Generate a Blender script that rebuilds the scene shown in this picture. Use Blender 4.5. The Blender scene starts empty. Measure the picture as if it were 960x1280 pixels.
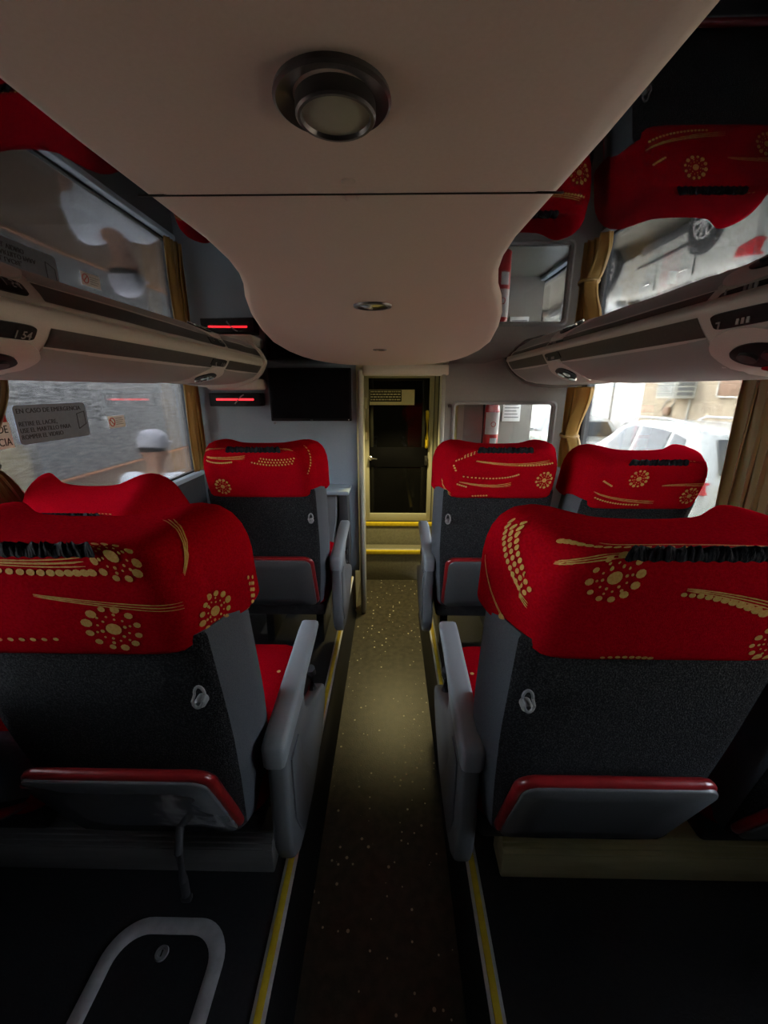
import bpy, bmesh, math, random
from mathutils import Vector, Matrix, Euler
random.seed(7)
S = bpy.context.scene
C = S.collection
PI = math.pi
CX = -0.035; AX = -0.021                                   # centre line of the bus

# ------------------------------------------------------------------ materials
def new_mat(name):
    m = bpy.data.materials.new(name); m.use_nodes = True
    nt = m.node_tree
    return m, nt, nt.nodes['Principled BSDF']

def mat(name, col, rough=.5, metal=0, spec=.5, col2=None, nscale=40, bump=0, bscale=None, detail=4, ior=None, coat=0, sheen=0,
        contrast=(.35, .65), emit=None, estr=0, stretch=(1, 1, 1), trans=0, ramp_pos=None):
    m, nt, b = new_mat(name)
    b.inputs['Base Color'].default_value = (*col, 1)
    b.inputs['Roughness'].default_value = rough
    b.inputs['Metallic'].default_value = metal
    b.inputs['Specular IOR Level'].default_value = spec
    if ior: b.inputs['IOR'].default_value = ior
    if coat:
        b.inputs['Coat Weight'].default_value = coat; b.inputs['Coat Roughness'].default_value = .06
    if sheen:
        b.inputs['Sheen Weight'].default_value = sheen; b.inputs['Sheen Roughness'].default_value = .5
    if emit:
        b.inputs['Emission Color'].default_value = (*emit, 1); b.inputs['Emission Strength'].default_value = estr
    if col2 or bump:
        tc = nt.nodes.new('ShaderNodeTexCoord')
        mp = nt.nodes.new('ShaderNodeMapping'); mp.inputs['Scale'].default_value = stretch
        nt.links.new(tc.outputs['Object'], mp.inputs['Vector'])
    if col2:
        n = nt.nodes.new('ShaderNodeTexNoise'); n.inputs['Scale'].default_value = nscale; n.inputs['Detail'].default_value = detail
        nt.links.new(mp.outputs['Vector'], n.inputs['Vector'])
        r = nt.nodes.new('ShaderNodeValToRGB')
        r.color_ramp.elements[0].position = contrast[0]; r.color_ramp.elements[1].position = contrast[1]
        r.color_ramp.elements[0].color = (*col, 1); r.color_ramp.elements[1].color = (*col2, 1)
        nt.links.new(n.outputs['Fac'], r.inputs['Fac']); nt.links.new(r.outputs['Color'], b.inputs['Base Color'])
    if bump:
        n2 = nt.nodes.new('ShaderNodeTexNoise'); n2.inputs['Scale'].default_value = bscale or nscale; n2.inputs['Detail'].default_value = detail
        nt.links.new(mp.outputs['Vector'], n2.inputs['Vector'])
        bp = nt.nodes.new('ShaderNodeBump'); bp.inputs['Strength'].default_value = bump; bp.inputs['Distance'].default_value = .01
        nt.links.new(n2.outputs['Fac'], bp.inputs['Height']); nt.links.new(bp.outputs['Normal'], b.inputs['Normal'])
    return m

def glass_mat(name, tint=(1, 1, 1), refl=1.0, ior=1.45):
    m, nt, b = new_mat(name)
    nt.nodes.remove(b)
    out = nt.nodes['Material Output']
    t = nt.nodes.new('ShaderNodeBsdfTransparent'); t.inputs['Color'].default_value = (*tint, 1)
    g = nt.nodes.new('ShaderNodeBsdfGlossy'); g.inputs['Roughness'].default_value = .01
    f = nt.nodes.new('ShaderNodeFresnel'); f.inputs['IOR'].default_value = ior
    mu = nt.nodes.new('ShaderNodeMath'); mu.operation = 'MULTIPLY'; mu.inputs[1].default_value = refl
    mx = nt.nodes.new('ShaderNodeMixShader')
    nt.links.new(f.outputs['Fac'], mu.inputs[0]); nt.links.new(mu.outputs[0], mx.inputs['Fac'])
    nt.links.new(t.outputs[0], mx.inputs[1]); nt.links.new(g.outputs[0], mx.inputs[2]); nt.links.new(mx.outputs[0], out.inputs['Surface'])
    return m

def cloth_mat(name, col, col2, transl=.35, nscale=8):
    m, nt, b = new_mat(name)
    out = nt.nodes['Material Output']
    tc = nt.nodes.new('ShaderNodeTexCoord'); n = nt.nodes.new('ShaderNodeTexNoise'); n.inputs['Scale'].default_value = nscale
    nt.links.new(tc.outputs['Object'], n.inputs['Vector'])
    r = nt.nodes.new('ShaderNodeValToRGB'); r.color_ramp.elements[0].color = (*col, 1); r.color_ramp.elements[1].color = (*col2, 1)
    nt.links.new(n.outputs['Fac'], r.inputs['Fac']); nt.links.new(r.outputs['Color'], b.inputs['Base Color'])
    b.inputs['Roughness'].default_value = .55; b.inputs['Sheen Weight'].default_value = .2
    tr = nt.nodes.new('ShaderNodeBsdfTranslucent'); nt.links.new(r.outputs['Color'], tr.inputs['Color'])
    mx = nt.nodes.new('ShaderNodeMixShader'); mx.inputs['Fac'].default_value = transl
    nt.links.new(b.outputs[0], mx.inputs[1]); nt.links.new(tr.outputs[0], mx.inputs[2]); nt.links.new(mx.outputs[0], out.inputs['Surface'])
    return m

M = {}
M['red'] = mat('red_plush', (.31, .0015, .007), .95, spec=0, col2=(.39, .003, .012), nscale=260, bump=.25, bscale=700)
M['gold'] = mat('gold_print', (.50, .27, .07), .75, spec=.1, col2=(.60, .36, .11), nscale=300)
M['carpet'] = mat('charcoal_carpet', (.018, .019, .021), .95, spec=.1, col2=(.085, .088, .09), nscale=330, detail=6, bump=.9, bscale=420, contrast=(.46, .78))
M['bolster'] = mat('grey_blue_cloth', (.07, .078, .09), .7, spec=.2, col2=(.09, .10, .112), nscale=400, bump=.15)
M['strap'] = mat('black_elastic', (.008, .008, .010), .85, spec=.1, col2=(.02, .02, .024), nscale=60, bump=.8, bscale=160, stretch=(1, 1, .3))
M['arm'] = mat('grey_plastic', (.14, .15, .157), .42, spec=.5, col2=(.155, .165, .172), nscale=500, bump=.06)
M['arm_pad'] = mat('grey_pad', (.25, .28, .295), .45, spec=.5, col2=(.265, .295, .31), nscale=500, bump=.08)
M['dark_plastic'] = mat('dark_plastic', (.025, .026, .028), .5, col2=(.032, .033, .035), nscale=300, bump=.05)
M['panel_dark'] = mat('legrest_backing', (.065, .067, .068), .4, spec=.5, col2=(.078, .08, .081), nscale=200, bump=.05)
M['panel_clear'] = mat('clear_wrapped_backing', (.12, .13, .14), .16, spec=.9, coat=.6, col2=(.15, .16, .17), nscale=6, bump=.8, bscale=9, detail=2)
M['vinyl'] = mat('red_vinyl', (.19, .008, .010), .28, spec=.5, coat=.2, col2=(.24, .012, .014), nscale=30, bump=.15, bscale=40)
M['metal_dark'] = mat('dark_steel', (.05, .05, .052), .45, metal=.7, col2=(.07, .07, .07), nscale=60)
M['ring'] = mat('hook_grey', (.20, .205, .21), .35, spec=.6, col2=(.22, .225, .23), nscale=90)
M['rail_lit'] = mat('lit_gold_rail', (.66, .58, .30), .42, metal=.25, col2=(.74, .66, .36), nscale=14, bump=.2, bscale=20, stretch=(.4, 1, 3))  # copy of the grey rail with warm reflected light put into its colour
M['rail_grey'] = mat('grey_rail', (.22, .22, .215), .45, metal=.3, col2=(.26, .26, .255), nscale=14, bump=.2, bscale=20, stretch=(.4, 1, 3))
M['alu'] = mat('aluminium', (.62, .64, .65), .38, metal=.35, col2=(.50, .52, .53), nscale=35, bump=.15)
M['floor'] = mat('speckled_vinyl', (.038, .034, .027), .36, spec=.5, col2=(.075, .067, .05), nscale=30, bump=.12, bscale=160)
M['platform'] = mat('black_vinyl', (.014, .015, .017), .45, spec=.4, col2=(.019, .020, .022), nscale=80, bump=.1, bscale=200)
M['yellow'] = mat('yellow_strip', (.72, .55, .03), .4, col2=(.62, .45, .02), nscale=50)
M['beige'] = mat('beige_laminate', (.60, .475, .40), .45, spec=.3, col2=(.62, .495, .42), nscale=350)
M['psu'] = mat('beige_grey_plastic', (.44, .40, .35), .42, spec=.4, col2=(.46, .42, .37), nscale=300, bump=.04)
M['psu_panel'] = mat('grey_soft_panel', (.255, .245, .23), .55, spec=.3, col2=(.27, .26, .245), nscale=300, bump=.05)
M['psu_dark'] = mat('brown_insert', (.035, .028, .025), .5, col2=(.045, .036, .03), nscale=100)
M['wallgrey'] = mat('blue_grey_wall', (.29, .36, .41), .5, spec=.4, col2=(.305, .375, .425), nscale=120, bump=.04)
M['wallwarm'] = mat('warm_grey_wall', (.23, .215, .19), .5, spec=.4, col2=(.245, .23, .2), nscale=120, bump=.04)
M['wallblack'] = mat('dark_wall', (.05, .052, .055), .6, col2=(.06, .062, .065), nscale=100)
M['frame_olive'] = mat('painted_frame', (.36, .35, .27), .4, spec=.5, col2=(.38, .37, .29), nscale=100)
M['cream'] = mat('cream_plastic', (.60, .57, .42), .45, col2=(.63, .60, .45), nscale=100)
M['black'] = mat('black_plastic', (.006, .006, .007), .45, spec=.2, col2=(.011, .011, .012), nscale=100)
M['screen'] = mat('screen_black', (.003, .003, .004), .6, spec=.04, col2=(.005, .005, .006), nscale=5)
M['led'] = mat('red_led', (.4, .01, .01), .5, emit=(1, .02, .03), estr=.9)
M['white'] = mat('white_paint', (.78, .78, .76), .5, col2=(.8, .8, .78), nscale=60)
M['redpaint'] = mat('red_paint', (.55, .02, .02), .3, coat=.3, col2=(.6, .025, .025), nscale=60)
M['ink'] = mat('dark_ink', (.02, .022, .03), .6, col2=(.025, .027, .035), nscale=60)
M['sticker'] = mat('grey_blue_sticker', (.17, .21, .27), .5, col2=(.19, .23, .29), nscale=60)
M['rubber'] = mat('black_rubber', (.012, .012, .012), .7, col2=(.018, .018, .018), nscale=60)
M['sill'] = mat('pale_blue_sill', (.42, .52, .62), .4, col2=(.44, .54, .64), nscale=60)
M['glass'] = glass_mat('window_glass', (.97, .98, .98), .9)
M['glass_dark'] = mat('tinted_door_glass', (.004, .004, .004), .04, spec=.35, col2=(.005, .005, .005), nscale=5)
M['lens'] = mat('frosted_lens', (.30, .29, .21), .35, col2=(.33, .32, .24), nscale=40)
M['bezel'] = mat('grey_metal_bezel', (.11, .10, .10), .3, metal=.6, col2=(.13, .12, .12), nscale=40)
M['chrome'] = mat('chrome', (.7, .7, .7), .15, metal=1, col2=(.75, .75, .75), nscale=40)
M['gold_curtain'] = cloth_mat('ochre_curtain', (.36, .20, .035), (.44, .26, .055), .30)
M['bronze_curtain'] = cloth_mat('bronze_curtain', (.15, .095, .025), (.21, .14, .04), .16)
M['cord'] = mat('dark_tie', (.03, .025, .02), .8, col2=(.05, .04, .03), nscale=100, bump=.3)
M['stepgrey'] = mat('step_vinyl', (.17, .165, .12), .45, col2=(.22, .21, .16), nscale=60, bump=.08)
# glossy black soffit, slightly wavy so that it mirrors the windows
def gloss_mat():
    m, nt, b = new_mat('gloss_black_panel')
    b.inputs['Base Color'].default_value = (.006, .006, .006, 1)
    b.inputs['Roughness'].default_value = .015; b.inputs['IOR'].default_value = 1.8
    tc = nt.nodes.new('ShaderNodeTexCoord'); n = nt.nodes.new('ShaderNodeTexNoise')
    n.inputs['Scale'].default_value = 2.6; n.inputs['Detail'].default_value = 1
    nt.links.new(tc.outputs['Object'], n.inputs['Vector'])
    bp = nt.nodes.new('ShaderNodeBump'); bp.inputs['Strength'].default_value = .06; bp.inputs['Distance'].default_value = .02
    nt.links.new(n.outputs['Fac'], bp.inputs['Height']); nt.links.new(bp.outputs['Normal'], b.inputs['Normal'])
    return m
M['gloss'] = gloss_mat()
# floor gets bright crumbs
def add_specks(m, scale, size, col):
    nt = m.node_tree; b = nt.nodes['Principled BSDF']
    src = b.inputs['Base Color'].links[0].from_socket
    tc = nt.nodes.new('ShaderNodeTexCoord'); v = nt.nodes.new('ShaderNodeTexVoronoi'); v.inputs['Scale'].default_value = scale
    nt.links.new(tc.outputs['Object'], v.inputs['Vector'])
    sep = nt.nodes.new('ShaderNodeSeparateColor'); nt.links.new(v.outputs['Color'], sep.inputs[0])
    a = nt.nodes.new('ShaderNodeMath'); a.operation = 'MULTIPLY'; a.inputs[1].default_value = size
    nt.links.new(sep.outputs[0], a.inputs[0])
    a2 = nt.nodes.new('ShaderNodeMath'); a2.operation = 'SUBTRACT'; a2.inputs[1].default_value = size * .45
    nt.links.new(a.outputs[0], a2.inputs[0])
    lt = nt.nodes.new('ShaderNodeMath'); lt.operation = 'LESS_THAN'
    nt.links.new(v.outputs['Distance'], lt.inputs[0]); nt.links.new(a2.outputs[0], lt.inputs[1])
    mx = nt.nodes.new('ShaderNodeMix'); mx.data_type = 'RGBA'
    nt.links.new(lt.outputs[0], mx.inputs['Factor']); nt.links.new(src, mx.inputs[6]); mx.inputs[7].default_value = (*col, 1)
    nt.links.new(mx.outputs[2], b.inputs['Base Color'])
add_specks(M['floor'], 40, .40, (.75, .70, .55))
# exterior
M['roughwall'] = mat('dark_rendered_wall', (.11, .105, .10), .9, spec=.2, col2=(.36, .345, .32), nscale=34, bump=.7, bscale=40, stretch=(1, .35, 1.8), contrast=(.36, .74), detail=8)
M['stucco'] = mat('beige_stucco', (.36, .295, .205), .9, spec=.2, col2=(.42, .35, .25), nscale=6, bump=.4, bscale=40)
M['paleboard'] = mat('pale_glare_and_kerb', (.62, .61, .57), .8, col2=(.64, .63, .59), nscale=5)  # glare of the sunlit far wall put into this colour; kerb shares it
M['yard'] = mat('sandy_yard', (.30, .265, .20), .95, spec=.1, col2=(.20, .18, .14), nscale=2.5, bump=.4, bscale=30, detail=8)
M['carwhite'] = mat('white_car_paint', (.44, .45, .41), .25, coat=.5, col2=(.45, .46, .42), nscale=4)
M['cardark'] = mat('dark_car_trim', (.03, .03, .03), .6, col2=(.04, .04, .04), nscale=40)
M['carglass'] = mat('car_window_glass', (.03, .036, .036), .06, spec=.6, col2=(.035, .04, .04), nscale=5)
M['taillamp'] = mat('tail_lamp_red', (.45, .02, .03), .2, coat=.4, col2=(.5, .03, .04), nscale=30)
M['rim'] = mat('alloy_rim', (.62, .62, .62), .3, metal=.5, col2=(.66, .66, .66), nscale=30)
M['acwhite'] = mat('weathered_white_metal', (.55, .54, .46), .6, col2=(.48, .47, .40), nscale=12)
M['acgrille'] = mat('grey_grille', (.16, .17, .16), .6, col2=(.2, .21, .2), nscale=60)
M['brownboard'] = mat('brown_board', (.20, .12, .07), .7, col2=(.26, .16, .10), nscale=10)
M['skin'] = mat('skin', (.42, .22, .14), .6, col2=(.46, .25, .16), nscale=30)
M['shirt'] = mat('pale_grey_shirt', (.78, .78, .80), .8, col2=(.82, .82, .84), nscale=20, bump=.2)
M['jeans'] = mat('blue_jeans', (.05, .09, .22), .85, col2=(.07, .12, .28), nscale=80, bump=.2)
M['cap'] = mat('grey_cap', (.42, .40, .42), .8, col2=(.48, .46, .48), nscale=40)
M['hair'] = mat('dark_hair', (.03, .025, .02), .7, col2=(.05, .04, .03), nscale=90, bump=.4)
M['orange'] = mat('orange_line', (.42, .18, .08), .6, col2=(.46, .20, .09), nscale=30)

# ------------------------------------------------------------------ mesh helpers
class MB:
    def __init__(self): self.v = []; self.f = []; self.m = []
    def add(self, vs, fs, mi=0, T=None):
        o = len(self.v)
        self.v += [tuple(T(p)) if T else tuple(p) for p in vs]
        self.f += [tuple(o + i for i in f) for f in fs]
        self.m += [mi] * len(fs)
        return self
    def box(self, c, s, bev=0, mi=0, T=None, seg=2):
        bm = bmesh.new(); bmesh.ops.create_cube(bm, size=1)
        for v in bm.verts: v.co = Vector((v.co.x * s[0], v.co.y * s[1], v.co.z * s[2]))
        if bev:
            bmesh.ops.bevel(bm, geom=list(bm.edges), offset=min(bev, min(s) * .49), segments=seg, profile=.5, affect='EDGES', clamp_overlap=True)
        bm.verts.index_update()
        vs = [v.co + Vector(c) for v in bm.verts]; fs = [[v.index for v in f.verts] for f in bm.faces]
        bm.free()
        return self.add(vs, fs, mi, T)
    def b2(self, x0, x1, y0, y1, z0, z1, bev=0, mi=0, T=None):
        return self.box(((x0 + x1) / 2, (y0 + y1) / 2, (z0 + z1) / 2), (abs(x1 - x0), abs(y1 - y0), abs(z1 - z0)), bev, mi, T)
    def loft(self, rings, closed=True, caps=True, mi=0, T=None, mfun=None):
        n = len(rings[0]); vs = [p for r in rings for p in r]; fs = []; ms = []
        for i in range(len(rings) - 1):
            for j in range(n if closed else n - 1):
                k = (j + 1) % n
                fs.append((i * n + j, i * n + k, (i + 1) * n + k, (i + 1) * n + j)); ms.append(mfun(i, j) if mfun else mi)
        if caps and closed:
            fs.append(tuple(reversed(range(n)))); ms.append(mi)
            fs.append(tuple((len(rings) - 1) * n + j for j in range(n))); ms.append(mi)
        o = len(self.f)
        self.add(vs, fs, mi, T); self.m[o:] = ms
        return self
    def tube(self, path, r, n=8, mi=0, T=None, caps=True):
        path = [Vector(p) for p in path]; rings = []
        up = Vector((0, 0, 1))
        for i, p in enumerate(path):
            d = (path[min(i + 1, len(path) - 1)] - path[max(i - 1, 0)]).normalized()
            a = d.cross(up)
            if a.length < 1e-3: a = d.cross(Vector((0, 1, 0)))
            a.normalize(); b = a.cross(d)
            rr = r[i] if isinstance(r, (list, tuple)) else r
            rings.append([p + (a * math.cos(t) + b * math.sin(t)) * rr for t in [2 * PI * k / n for k in range(n)]])
        return self.loft(rings, True, caps, mi, T)
    def lathe(self, prof, c, axis='z', n=32, mi=0, T=None, cap=True, mfun=None):
        rings = []
        for r, h in prof:
            ring = []
            for k in range(n):
                t = 2 * PI * k / n; a, b = r * math.cos(t), r * math.sin(t)
                p = {'z': (a, b, h), 'y': (a, h, b), 'x': (h, a, b)}[axis]
                ring.append((p[0] + c[0], p[1] + c[1], p[2] + c[2]))
            rings.append(ring)
        return self.loft(rings, True, cap, mi, T, mfun)
    def prism(self, poly, a0, a1, axis='x', mi=0, bev=0, T=None):
        """poly of 2D points extruded along an axis; axis x: poly=(y,z); axis y: (x,z); axis z: (x,y)"""
        def pt(p, a): return {'x': (a, p[0], p[1]), 'y': (p[0], a, p[1]), 'z': (p[0], p[1], a)}[axis]
        bm = bmesh.new()
        lo = [bm.verts.new(pt(p, a0)) for p in poly]; hi = [bm.verts.new(pt(p, a1)) for p in poly]
        n = len(poly)
        bm.faces.new(lo); bm.faces.new(hi[::-1])
        for i in range(n): bm.faces.new((lo[i], hi[i], hi[(i + 1) % n], lo[(i + 1) % n]))
        bmesh.ops.recalc_face_normals(bm, faces=bm.faces)
        if bev:
            es = [e for e in bm.edges if all(len(f.verts) == n for f in e.link_faces[:1]) or any(len(f.verts) == n for f in e.link_faces)]
            bmesh.ops.bevel(bm, geom=es, offset=bev, segments=2, profile=.5, affect='EDGES', clamp_overlap=True)
        bm.verts.index_update()
        vs = [v.co.copy() for v in bm.verts]; fs = [[v.index for v in f.verts] for f in bm.faces]; bm.free()
        return self.add(vs, fs, mi, T)
    def build(self, name, mats, parent=None, angle=40, recalc=True):
        off = parent_loc(parent)
        me = bpy.data.meshes.new(name)
        me.from_pydata([tuple(Vector(p) - off) for p in self.v], [], self.f)
        for m in (mats if isinstance(mats, (list, tuple)) else [mats]): me.materials.append(M[m] if isinstance(m, str) else m)
        me.polygons.foreach_set('material_index', self.m)
        me.polygons.foreach_set('use_smooth', [True] * len(me.polygons))
        me.update()
        if recalc:
            bm = bmesh.new(); bm.from_mesh(me); bmesh.ops.recalc_face_normals(bm, faces=bm.faces); bm.to_mesh(me); bm.free()
        me.set_sharp_from_angle(angle=math.radians(angle))
        o = bpy.data.objects.new(name, me); C.objects.link(o)
        if parent is not None: o.parent = parent
        return o

LOC = {}
def parent_loc(p):
    v = Vector((0, 0, 0))
    while p is not None:
        v += p.location; p = p.parent
    return v
def tag(o, label=None, cat=None, group=None, kind=None):
    if label: o['label'] = label
    if cat: o['category'] = cat
    if group: o['group'] = group
    if kind: o['kind'] = kind
    return o
def thing(name, loc, label, cat, group=None):
    o = bpy.data.objects.new(name, None); C.objects.link(o); o.location = loc; o.empty_display_size = .05
    return tag(o, label, cat, group)
def struct(name, mb, mats, label, cat, parent=None, **k):
    o = mb.build(name, mats, parent, **k)
    return tag(o, label, cat, None, 'structure')
def text_into(mb, s, size, M4, mi=0, align='LEFT', depth=.0006, xs=1.0):
    cu = bpy.data.curves.new('t', 'FONT'); cu.body = s; cu.size = size; cu.align_x = align; cu.extrude = depth; cu.resolution_u = 3
    o = bpy.data.objects.new('t', cu); C.objects.link(o)
    bpy.context.view_layer.update()
    me = bpy.data.meshes.new_from_object(o.evaluated_get(bpy.context.evaluated_depsgraph_get()))
    vs = [M4 @ Vector((v.co.x * xs, v.co.y, v.co.z)) for v in me.vertices]; fs = [list(p.vertices) for p in me.polygons]
    mb.add(vs, fs, mi)
    bpy.data.objects.remove(o); bpy.data.curves.remove(cu); bpy.data.meshes.remove(me)
def frame(origin, ex, ey):
    ex = Vector(ex).normalized(); ey = Vector(ey).normalized(); ez = ex.cross(ey)
    return Matrix(((ex.x, ey.x, ez.x, origin[0]), (ex.y, ey.y, ez.y, origin[1]), (ex.z, ey.z, ez.z, origin[2]), (0, 0, 0, 1)))
def smooth_closed(pts, n):
    """closed Catmull-Rom resampled to n points, evenly by arc length"""
    m = len(pts); dense = []
    for i in range(m):
        p0, p1, p2, p3 = (Vector(pts[(i + k) % m]) for k in (-1, 0, 1, 2))
        for q in range(16):
            t = q / 16
            dense.append(.5 * ((2 * p1) + (p2 - p0) * t + (2 * p0 - 5 * p1 + 4 * p2 - p3) * t * t + (3 * p1 - p0 - 3 * p2 + p3) * t ** 3))
    return resample(dense, n)
def resample(dense, n):
    L = [0]
    for i in range(len(dense)): L.append(L[-1] + (dense[(i + 1) % len(dense)] - dense[i]).length)
    out = []; j = 0
    for k in range(n):
        t = L[-1] * k / n
        while L[j + 1] < t: j += 1
        f = (t - L[j]) / max(1e-9, L[j + 1] - L[j])
        out.append(dense[j].lerp(dense[(j + 1) % len(dense)], f))
    return out
def interp(tab, x):
    if x <= tab[0][0]: return tab[0][1]
    for (a, b), (c, d) in zip(tab, tab[1:]):
        if x <= c: return b + (d - b) * (x - a) / (c - a)
    return tab[-1][1]
def rrect(x0, x1, y0, y1, r, n=6):
    out = []
    for cx, cy, a in ((x1 - r, y1 - r, 0), (x0 + r, y1 - r, 90), (x0 + r, y0 + r, 180), (x1 - r, y0 + r, 270)):
        for k in range(n + 1):
            t = math.radians(a + 90 * k / n); out.append((cx + r * math.cos(t), cy + r * math.sin(t)))
    return out

# ------------------------------------------------------------------ the bus shell
YF, YB = 2.72, -0.75
ZP, ZG = .34, 1.752
struct('floor', MB().b2(AX - .262, AX + .262, YB, 3.3, -.06, 0), 'floor', 'speckled dark vinyl aisle floor between the seat platforms', 'floor')
for s, nm in ((-1, 'left'), (1, 'right')):
    xa, xb = AX + s * .262, CX + s * 1.27
    struct(f'floor_platform_{nm}', MB().b2(xa, xb, YB, 2.75, -.06, ZP, .004), 'platform', f'black raised seat platform on the {nm} side of the aisle', 'floor')
    # low cove strip along the aisle
    struct(f'baseboard_{nm}', MB().prism([(AX + s * .258, 0), (AX + s * .228, 0), (AX + s * .252, .05), (AX + s * .258, .20)], YB, 2.7, 'y'), 'platform',
           f'dark cove strip at the foot of the {nm} platform step', 'baseboard')

def side_wall(s, nm, wins):
    """wall with window openings: (y0,y1,z0,z1)"""
    x0, x1 = CX + s * 1.24, CX + s * 1.29
    mb = MB()
    mb.b2(x0, x1, YB, 4.3, -.1, 1.08)
    mb.b2(x0, x1, YB, 4.3, 1.66, 1.86)
    y = YB
    for a, b in wins + [(4.3, 4.3)]:
        if a - y > .01: mb.b2(x0, x1, y, a, 1.08, 1.66)
        y = b
    return struct(f'wall_{nm}', mb, 'wallblack', f'dark {nm} side wall of the bus holding the side windows', 'wall')
WL = [(.08, .97), (1.04, 2.66)]; WR = [(.08, 1.33), (1.40, 2.66), (2.85, 3.9)]
side_wall(-1, 'left', WL); side_wall(1, 'right', WR)
wn = 0
for s, wins, nm in ((-1, WL, 'left'), (1, WR, 'right')):
    for k, (a, b) in enumerate(wins):
        wn += 1
        desc = (['rear', 'sticker-bearing' if s < 0 else 'curtained', 'small front'][k])
        w = thing(f'window_{wn}', (CX + s * 1.265, (a + b) / 2, 1.08), f'{desc} side window pane in the {nm} wall of the bus', 'window'); w['kind'] = 'structure'
        x = CX + s * 1.268
        MB().b2(x - .003, x + .003, a - .01, b + .01, 1.07, 1.67).build('pane', 'glass', w)
        fr = MB()
        for y0, y1, z0, z1 in ((a - .005, a + .02, 1.08, 1.66), (b - .02, b + .005, 1.08, 1.66), (a, b, 1.075, 1.10), (a, b, 1.64, 1.665)):
            fr.b2(CX + s * 1.236, CX + s * 1.258, y0, y1, z0, z1, .004)
        fr.build('window_frame', 'rubber', w)
        MB().b2(CX + s * 1.20, CX + s * 1.258, a, b, 1.06, 1.09, .01).build('window_sill', 'sill', w)
# roof / outer top skin
struct('roof', MB().b2(CX - 1.3, CX + 1.3, YB, 4.3, 1.80, 1.86), 'wallblack', 'dark roof skin above the ceiling panels', 'roof')
struct('wall_back', MB().b2(CX - 1.3, CX + 1.3, YB - .05, YB, -.1, 1.86), 'wallblack', 'dark wall behind the last row', 'wall')
struct('wall_front', MB().b2(CX - 1.3, CX + 1.3, 4.3, 4.35, -.1, 1.86), 'wallblack', 'dark wall at the far end of the stair compartment', 'wall')

# front partition, two halves either side of the door
wpl = struct('wall_partition_left', MB().b2(CX - 1.245, CX - .19, YF, YF + .05, ZP, 1.80), 'wallgrey', 'blue-grey front partition carrying the television', 'wall')
mb = MB()
wx0, wx1, wz0, wz1 = .412, 1.045, 1.10, 1.512
mb.b2(.33, wx0, YF, YF + .05, 0, 1.80); mb.b2(wx1, CX + 1.245, YF, YF + .05, ZP, 1.80)
mb.b2(wx0, wx1, YF, YF + .05, ZP, wz0); mb.b2(wx0, wx1, YF, YF + .05, wz1, 1.80)
wpr = struct('wall_partition_right', mb, 'wallwarm', 'warm grey front partition with a glazed opening', 'wall')
w = thing('window_6', ((wx0 + wx1) / 2, YF, wz0), 'clear interior pane in the right front partition, extinguisher behind it', 'window'); w['kind'] = 'structure'
MB().b2(wx0 - .005, wx1 + .005, YF + .022, YF + .028, wz0, wz1 + .005).build('pane', 'glass', w)
o_ = rrect(wx0 - .02, wx1 + .02, wz0 - .02, wz1 + .02, .035); i_ = rrect(wx0 + .004, wx1 - .004, wz0 + .004, wz1 - .004, .025)
mb = MB()
mb.loft([[(x, YF - .006, z) for x, z in o_], [(x, YF - .012, z) for x, z in [((a[0] + b[0]) / 2, (a[1] + b[1]) / 2) for a, b in zip(o_, i_)]], [(x, YF - .006, z) for x, z in i_], [(x, YF + .03, z) for x, z in i_]], True, False)
mb.build('window_frame', 'psu_panel', w)

# ceiling: beige runway that widens to a rounded head near the partition
half = [(YB, .163), (.30, .163), (.40, .160), (.47, .158), (.54, .162), (.607, .172), (.68, .19), (.765, .217), (.92, .258), (1.12, .30), (1.4, .348), (1.7, .374), (1.95, .378), (2.15, .366), (2.33, .335), (2.47, .29), (2.56, .235), (2.615, .16), (2.637, .08), (2.64, 0)]
def ceil_outline(inset):
    pts = []
    n = len(half)
    for i, (y, h) in enumerate(half):
        a = Vector((half[max(i - 1, 0)][1], half[max(i - 1, 0)][0])); b = Vector((half[min(i + 1, n - 1)][1], half[min(i + 1, n - 1)][0]))
        d = (b - a).normalized(); nrm = Vector((d.y, -d.x)) if i < n - 1 else Vector((0, 1))
        p = Vector((h, y)) - nrm * inset
        pts.append((max(0, p.x), p.y))
    return [(CX + .003 + x, y) for x, y in pts] + [(CX + .003 - x, y) for x, y in pts[-2::-1]]
mb = MB()
rings = [[(x, y, z) for x, y in ceil_outline(i)] for i, z in ((0, 1.765), (0, 1.752), (.003, 1.746), (.010, 1.7425), (.024, 1.740))]
mb.loft(rings, True, True)
ceil = struct('ceiling', mb, 'beige', 'beige central ceiling panel with a rounded front end', 'ceiling', angle=50)
mb = MB().b2(CX - .156, CX + .162,   .3590, .3602, 1.7392, 1.7405)
tag(mb.build('panel_seam', 'psu_dark', ceil), 'thin dark joint across the panel')
for y in (.341, .367):
    MB().lathe([(.0001, 1.7385), (.0035, 1.7385), (.005, 1.7395), (.0055, 1.741)], (-.031, y, 0), n=20).build('screw_cap', 'beige', ceil)
# glossy soffits
for s, nm in ((-1, 'left'), (1, 'right')):
    mb = MB()
    ys = [YB + (2.66 - YB) * k / 60 for k in range(61)]
    rows = []
    for y in ys:
        h = interp(half, y) - .02
        if y > 2.6: h = 0.0
        a, b = CX + s * max(h, 0), CX + s * (.63 if s < 0 else .60)
        rows.append([(a + (b - a) * q / 6, y, ZG + .0 * q) for q in range(7)])
    mb.loft(rows, False, False)
    rows2 = [[(p[0], p[1], p[2] + .02) for p in r] for r in rows]
    mb.loft(rows2, False, False)
    struct(f'ceiling_panel_{nm}', mb, 'gloss', f'glossy black mirror-like ceiling panel on the {nm} of the beige panel', 'ceiling', angle=60, recalc=False)

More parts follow.
